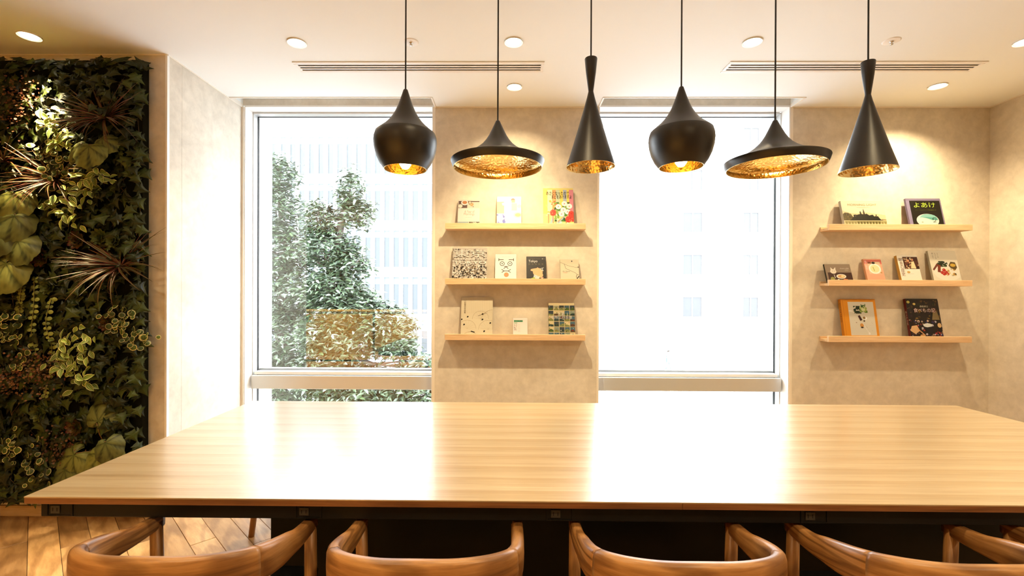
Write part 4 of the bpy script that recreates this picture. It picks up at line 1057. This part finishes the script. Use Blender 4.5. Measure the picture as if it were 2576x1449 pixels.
# ---- rosette succulents
def rosette(lab, x, z, R, pet, name='rosette_succulent'):
    x, z = fx(x), fz(z)
    t = thing(name, lab, 'succulent', (x, YF - .045, z), 0, 'rosette succulents')
    for ring, (n_, l_, o_) in enumerate(((10, 1., .25), (8, .8, .6), (6, .55, 1.2), (4, .35, 2.5))):
        for k in range(n_):
            a_ = 2 * PI * k / n_ + ring * .4
            d = Vector((math.cos(a_), -o_, math.sin(a_))).normalized(); nrm = Vector((math.cos(a_) * o_, 1, math.sin(a_) * o_)) * -1
            nrm = Vector((-math.cos(a_) * o_, -1, -math.sin(a_) * o_))
            link('petal', pet, t, mtx=frame_mtx((0, -.004 * ring, 0), nrm, d, R * l_))
for i, (x, z, R, q, lab) in enumerate([(-2.49, 1.60, .058, 1, 'dark red rosette succulent in the centre of the plant wall'), (-2.70, 1.50, .062, 1, 'dark red rosette succulent with green heart, left of centre'),
        (-2.36, 1.62, .052, 0, 'green rosette succulent above the right spiky tuft'), (-2.28, 1.60, .05, 0, 'green rosette succulent nearest the right edge of the plant wall'),
        (-2.32, 1.12, .048, 1, 'dark red rosette succulent beside the cream edged creeper'), (-2.50, .52, .055, 1, 'dark red rosette succulent above the lower begonia'),
        (-2.71, .60, .055, 0, 'green rosette succulent low on the left of the plant wall'), (-2.66, 1.33, .05, 0, 'green rosette succulent between the hanging vines')]):
    rosette(lab, x, z, R, pet_red if q else pet_green)
def fingers(lab, x, z, R):
    x, z = fx(x), fz(z)
    t = thing('finger_succulent', lab, 'succulent', (x, YF - .05, z), 0, 'finger leaved succulents')
    for k in range(20):
        a_ = rnd.uniform(0, 2 * PI); o_ = rnd.uniform(.2, 1.2)
        link('leaf', finger, t, mtx=frame_mtx(rv(.012), (0, -1, .2), Vector((math.cos(a_), -o_, math.sin(a_))), R * rnd.uniform(.7, 1.1)))
fingers('grey-green finger leaved succulent left of the upper begonia leaves', -2.46, 2.02, .062)
fingers('grey-green finger leaved succulent between the two red rosettes', -2.56, 1.50, .062)
# ---- reddish sedum clumps
def sedum(lab, x, z, rx, rz_, n_):
    x, z = fx(x), fz(z)
    t = thing('reddish_sedum', lab, 'plant', (x, YF - .04, z), 0, 'reddish sedum clumps')
    b_ = MB()
    for k in range(n_):
        p = Vector((rnd.gauss(0, rx), -rnd.uniform(0, .05), rnd.gauss(0, rz_)))
        mt = frame_mtx(p, (rnd.uniform(-.8, .8), -1, rnd.uniform(-.3, 1)), (rnd.uniform(-1, 1), 0, rnd.uniform(-1, 1)), rnd.uniform(.008, .014))
        b_.add([(x_, y_, -.2 * abs(x_)) for x_, y_ in ROUND], [(0, *range(len(ROUND) - 1, 0, -1))], lin(rnd.choice([(.15, .045, .022), (.11, .06, .02), (.20, .09, .04), (.08, .04, .015)])), mtx=mt)
    b_.build('foliage', M['leaf'], t, kind='stuff')
sedum('reddish brown sedum clump lit at the upper left of the plant wall', -2.84, 2.40, .06, .07, 420)
sedum('reddish brown sedum clump below the middle of the plant wall', -2.72, .84, .08, .06, 420)
sedum('dark brown sedum clump low at the left picture edge', -2.92, .78, .06, .05, 260)
sedum('dark brown sedum clump beside the low begonia', -2.58, .40, .05, .05, 240)

# ================================================================== ROOM BEHIND THE VIEWER (seen mirrored in the glass)
cn = thing('service_counter', 'long golden wood service counter behind the viewer, mirrored in the window', 'counter', (0, -1.60, 0))
MB().box(-4.6, -2.575, -.5, 0, .03, .945, .003).build('front_panel', M['counter'], cn)
MB().box(-2.535, -.35, -.5, 0, .03, .945, .003).build('front_panel', M['counter'], cn)
MB().box(-4.62, -.33, -.52, .015, .945, .975, .003).build('worktop', M['counter'], cn)

# ================================================================== OUTSIDE
GZ = -4.80
asph = mat('asphalt', (.30, .31, .33), .9); conc = mat('pale_pavement', (.55, .55, .54), .9)
facade = mat('white_facade', (.78, .79, .80), .8); facade2 = mat('cream_facade', (.78, .76, .72), .8)
winm = mat('street_window', (.050, .060, .067), .25); winf = mat('hazy_window', (.058, .061, .066), .3); spand = mat('blue_grey_spandrel', (.12, .15, .175), .5)
red_awn = mat('red_awning', (.75, .25, .28), .7); blue_s = mat('blue_sign', (.20, .38, .75), .6); shopm = mat('shopfront', (.55, .45, .38), .7)
MB().box(-70, 90, 4.5, 140, GZ - .3, GZ).build('ground', asph, kind='structure')
MB().box(-4, 60, 31.0, 35.0, GZ, GZ + .14, .02).build('pavement', conc, kind='structure')

fb = thing('office_building', 'white office block with tall vertical fins seen through the left window', 'building', (0, 32, GZ))
X0f, X1f = -24.0, 2.6
MB().box(X0f, X1f, .9, 9, 0, 26).build('wall', facade, fb)
SP = .68
nf = int((X1f - X0f) / SP)
for k in range(nf + 1):
    x = X0f + k * SP
    MB().box(x - .135, x + .135, .66, .80, 0, 26).build('fin', facade, fb)
for fz in range(8):
    zb = 1.0 + fz * 3.35 + .3
    MB().box(X0f, X1f, .62, .78, zb + 2.6, zb + 2.68).build('sill_bar', facade, fb)
    MB().box(X0f, X1f, .78, .9, zb + 2.1, zb + 3.35).build('spandrel', spand, fb)
pane = MB().box(-SP / 2 + .137, SP / 2 - .137, -.05, .05, 0, 2.1).mesh('pane', winm)
for k in range(nf):
    if X0f + k * SP < -21: continue
    for fz in range(7):
        link('pane', pane, fb, mtx=Matrix.Translation((X0f + (k + .5) * SP, .84, 1.3 + fz * 3.35)))

def row_building(lab, name, p0, p1, H_, fl_h, cols, wz, m, side_windows=True, depth=8, rowmax=7):
    """facade from p0 to p1 (plan points), windows let into it"""
    a_, b_ = Vector((*p0, 0)), Vector((*p1, 0)); d = b_ - a_; L_ = d.length; an = math.atan2(d.y, d.x)
    t = thing(name, lab, 'building', (p0[0], p0[1], GZ), an)
    MB().box(0, L_, 0, depth, 0, H_).build('wall', m, t)
    MB().box(-.1, L_ + .1, -.15, depth, H_, H_ + .3).build('roof_edge', m, t)
    for r_ in range(int((H_ - 4.2) / fl_h)):
        if r_ >= rowmax: break
        z0 = 4.4 + r_ * fl_h
        for (u0, u1) in cols:
            w_ = MB(); q = .07
            w_.box(u0 * L_ - q, u1 * L_ + q, -.10, 0, z0 - q, z0); w_.box(u0 * L_ - q, u1 * L_ + q, -.10, 0, z0 + wz, z0 + wz + q)
            w_.box(u0 * L_ - q, u0 * L_, -.10, 0, z0, z0 + wz); w_.box(u1 * L_, u1 * L_ + q, -.10, 0, z0, z0 + wz)
            w_.box((u0 + u1) / 2 * L_ - .03, (u0 + u1) / 2 * L_ + .03, -.08, 0, z0, z0 + wz)
            wf = w_.build('window', m, t)
            MB().box(u0 * L_, u1 * L_, -.03, -.005, z0, z0 + wz).build('pane', winf, wf)
    return t
B1 = row_building('nearest pale apartment block seen through the right window', 'apartment_block', (12.6, 35.4), (27, 35.4), 24, 3.25, [(.06, .16), (.38, .46), (.50, .62), (.68, .76), (.85, .95)], 1.5, facade2)
B2 = row_building('narrow white block behind the red awning, right window', 'narrow_block', (15.5, 60), (13.6, 44.5), 22, 3.2, [(.10, .30), (.48, .70), (.80, .93)], 1.5, facade, depth=8)
B3 = row_building('tall white tower with a single column of small windows, right window', 'white_tower', (18.6, 84), (16.0, 62), 34, 3.2, [(.20, .28), (.44, .52), (.74, .84)], 1.6, facade, depth=8, rowmax=10)
B4 = row_building('far block at the end of the street, left edge of the right window', 'far_block', (4, 110), (40, 110), 26, 3.2, [(.26, .30), (.34, .38), (.40, .43)], 1.5, facade2)
aw = thing('shop_awning', 'pale red awning over a shop on the street outside', 'awning', (12.56, 40.2, GZ + 2.7), math.atan2(-16, -2) )
MB().add([(-1.6, -.02, .7), (1.6, -.02, .7), (1.6, -1.1, 0), (-1.6, -1.1, 0), (-1.6, -1.1, -.22), (1.6, -1.1, -.22), (-1.6, 0, .62), (1.6, 0, .62)], [(0, 1, 2, 3), (3, 2, 5, 4), (6, 4, 5, 7), (0, 3, 4, 6), (1, 7, 5, 2)]).build('canopy', red_awn, aw)
sg = thing('shop_sign', 'small blue projecting sign far down the street', 'sign', (14.6, 62, GZ + 7.0))
MB().box(-.7, .7, -.1, .1, -1.4, 1.4, .03).build('sign_board', blue_s, sg)
sf = thing('corner_shop', 'ground floor shop with shelves below the nearest apartment block', 'shop', (19.5, 35.3, GZ))
MB().box(-5.2, 6, -.12, -.02, 2.9, 3.6).build('fascia', facade2, sf)
MB().box(-5.2, 6, -.06, -.01, .3, 2.9).build('shop_window', shopm, sf)
for k in range(6):
    MB().box(-4.8 + k * 1.6, -3.9 + k * 1.6, -.5, -.1, .1, 1.7, .02).build('display_shelf', mat('display_%d' % k, rnd.choice([(.7, .6, .5), (.75, .4, .35), (.5, .6, .55), (.6, .6, .7)]), .7), sf)
for k in range(7):
    p_ = thing('guard_rail_post', 'white guard rail post %s along the kerb outside' % ('nearest', 'second', 'third', 'fourth', 'fifth', 'sixth', 'furthest')[k], 'post', (11.3 + k * .55, 36.5 + k * 4.2, GZ), 0, 'kerb posts outside')
    MB().lathe([(.06, 0), (.06, .8), (.03, .84), (0, .84)], 10).build('post', facade, p_)
# zebra bars
for k in range(5):
    MB().box(6.2 + k * 1.0, 6.7 + k * 1.0, 26, 30, GZ, GZ + .006).build('road_marking', facade, kind='structure')
# pedestrian
pd = thing('person', 'pedestrian in a blue jacket and dark trousers walking on the pavement outside', 'person', (12.05, 34.4, GZ + .14), .4)
sk = mat('skin', (.6, .4, .3), .6); bj = mat('blue_jacket', (.16, .22, .42), .8); tr_ = mat('dark_trousers', (.12, .14, .22), .8); hr = mat('hair', (.02, .015, .012), .7)
def skin_body():
    js = [(0, 0, .95, .13), (0, 0, 1.15, .14), (0, 0, 1.38, .15), (0, 0, 1.48, .06), (0, -.01, 1.55, .055), (.19, 0, 1.38, .06), (.25, -.02, 1.12, .05), (.22, -.18, .98, .035), (-.19, 0, 1.38, .06), (-.25, .03, 1.12, .05), (-.25, 0, .88, .035),
          (.09, 0, .88, .09), (.11, -.14, .50, .06), (.11, -.10, .08, .045), (.11, -.24, .04, .035), (-.09, 0, .88, .09), (-.10, .10, .50, .06), (-.10, .24, .10, .045), (-.10, .12, .04, .035)]
    ed = [(0, 1), (1, 2), (2, 3), (3, 4), (2, 5), (5, 6), (6, 7), (2, 8), (8, 9), (9, 10), (0, 11), (11, 12), (12, 13), (13, 14), (0, 15), (15, 16), (16, 17), (17, 18)]
    me = bpy.data.meshes.new('body'); me.from_pydata([j[:3] for j in js], ed, [])
    o = bpy.data.objects.new('body', me); C.objects.link(o); o.parent = pd
    md = o.modifiers.new('s', 'SKIN')
    for v, j in zip(me.skin_vertices[0].data, js): v.radius = (j[3], j[3])
    me.skin_vertices[0].data[0].use_root = True
    ss = o.modifiers.new('u', 'SUBSURF'); ss.levels = 1; ss.render_levels = 1
    me.materials.append(bj)
    return o
skin_body()
MB().lathe([(.005, 0), (.06, .02), (.085, .09), (.09, .15), (.075, .21), (.03, .245), (.001, .25)], 14).build('head', sk, pd, mtx=Matrix.Translation((0, -.02, 1.52)))
MB().lathe([(.094, .13), (.096, .17), (.08, .225), (.03, .256), (.001, .26)], 14).build('hair', hr, pd, mtx=Matrix.Translation((0, -.012, 1.52)))
tm = MB()
for s, y0, y1 in ((1, -.14, -.10), (-1, .10, .24)): tm.tube([(s * .09, 0, .93), (s * .105, y0, .50), (s * .105, y1, .10)], [.105, .078, .065], 10)
tm.build('trousers', tr_, pd)

# ---- trees outside the left window
bark = mat('tree_bark', (.10, .08, .065), .9)
leafc = [(.038, .062, .030), (.06, .09, .045), (.10, .14, .085), (.20, .24, .19), (.022, .038, .02)]
def tree(lab, base, trunk, blobs, n_, seed):
    r_ = np.random.default_rng(seed)
    t = thing('broadleaf_tree', lab, 'tree', (base[0], base[1], GZ))
    B = Vector(base + (GZ,))
    MB().tube([Vector(p) - B for p in trunk], [.17 - .11 * i / (len(trunk) - 1) for i in range(len(trunk))], 10).build('trunk', bark, t)
    wts = np.array([b[3] * b[4] * b[5] for b in blobs]) ** .8; wts /= wts.sum()
    br = MB()
    for b in blobs:
        j = min(range(len(trunk)), key=lambda i: abs(trunk[i][2] - (b[2] - .4)))
        a_ = Vector(trunk[j]); c_ = Vector(b[:3])
        mdp = (a_ + c_) / 2 + Vector((0, 0, -.12)); br.tube([a_ - B, mdp - B, c_ - B], [.05, .035, .012], 6)
        for q in range(5):
            e_ = c_ + Vector((r_.normal(0, b[3] * .5), r_.normal(0, b[4] * .5), r_.normal(0, b[5] * .5)))
            br.tube([mdp - B, e_ - B], [.018, .006], 5)
    br.build('branches', bark, t, kind='stuff')
    vs = []; fs = []; cs = []
    lm = leafmesh('leaf', OVAL, (.06, .10, .05), (.07, .115, .06), .25, fold=.25)
    cnt = 0
    for k in range(n_):
        b = blobs[r_.choice(len(blobs), p=wts)]
        d = r_.normal(size=3); d /= np.linalg.norm(d); rad = r_.uniform(.35, 1.) ** .5
        c0 = np.array(b[:3]) + d * rad * np.array(b[3:6])
        for q in range(6):        # a spray of leaves round one twig
            p = Vector(c0 + r_.normal(0, .06, 3)); L_ = r_.uniform(.11, .175)
            an = r_.uniform(0, 2 * PI)
            tip = Vector((math.cos(an), math.sin(an), r_.uniform(-1.1, .15))); nr = Vector((r_.normal(0, .35), r_.normal(0, .35) - .25, 1))
            if abs(tip.normalized().dot(nr.normalized())) > .97: continue
            if cnt < 150 and p.y < b[1] - b[4] * .25:
                link('leaf', lm, t, mtx=Matrix.Translation(-B) @ frame_mtx(p, nr, tip, L_)); cnt += 1; continue
            mt = frame_mtx(p - B, nr, tip, L_)
            n0 = len(vs)
            for (x, y, z) in ((0, 0, 0), (.17, .35, .05), (0, .5, 0), (-.17, .35, .05), (.12, .72, 0), (-.12, .72, 0), (0, 1, -.10)): vs.append(tuple(mt @ Vector((x, y, z))))
            fs += [(n0, n0 + 1, n0 + 2, n0 + 3), (n0 + 1, n0 + 4, n0 + 6, n0 + 2), (n0 + 2, n0 + 6, n0 + 5, n0 + 3)]
            c_ = leafc[int(r_.integers(0, 5))]; cs += [lin(c_)] * 3
    m = MB(); m.v = vs; m.f = fs; m.c = cs; m.smooth = [False] * len(fs)
    m.build('foliage', M['leaf_out'], t, kind='stuff')
M['leaf_out'] = attr_mat('glossy_tree_leaf', .35)
tree('slim evergreen tree filling the left part of the left window', (-4.9, 9.6), [(-4.9, 9.6, GZ), (-4.8, 9.6, -1.5), (-4.75, 9.55, .4), (-4.7, 9.5, 2.2), (-4.8, 9.5, 3.9)],
     [(-4.82, 9.5, 3.75, .42, .45, .42), (-4.85, 9.5, 3.0, .55, .5, .45), (-4.7, 9.5, 2.2, .72, .6, .5), (-4.6, 9.5, 1.35, .85, .7, .55), (-4.75, 9.5, .4, .85, .8, .6), (-4.8, 9.5, -.6, .85, .8, .6), (-4.7, 9.5, -1.5, .9, .8, .5)], 3300, 5)
tree('broad evergreen tree behind the glass in the middle of the left window', (-3.3, 9.0), [(-3.3, 9.0, GZ), (-3.45, 9.0, -1.4), (-3.55, 9.0, .2), (-3.5, 9.0, 1.6), (-3.2, 9.0, 3.2)],
     [(-3.12, 9.0, 3.35, .26, .3, .42), (-3.02, 9, 2.85, .38, .3, .28), (-3.72, 9, 2.75, .34, .4, .36), (-3.50, 9, 2.15, .55, .5, .42), (-3.15, 9, 1.85, .45, .45, .3), (-3.45, 9, 1.3, .62, .6, .42), (-3.0, 9, 1.02, .6, .6, .36),
      (-2.45, 9, .72, .6, .55, .34), (-3.6, 9, .45, .5, .6, .45), (-3.1, 9, .35, .7, .6, .35), (-2.2, 9, .30, .42, .5, .26), (-3.5, 9, -.35, .7, .6, .5), (-2.9, 9, -.5, .6, .6, .4), (-2.2, 9, -.55, .6, .5, .30), (-1.75, 9, -.15, .42, .4, .25), (-1.7, 9, -.72, .40, .4, .28), (-3.3, 9, -1.3, .8, .6, .45), (-2.7, 9, -1.45, .6, .6, .4)], 5200, 6)
print('objects', len(bpy.data.objects))
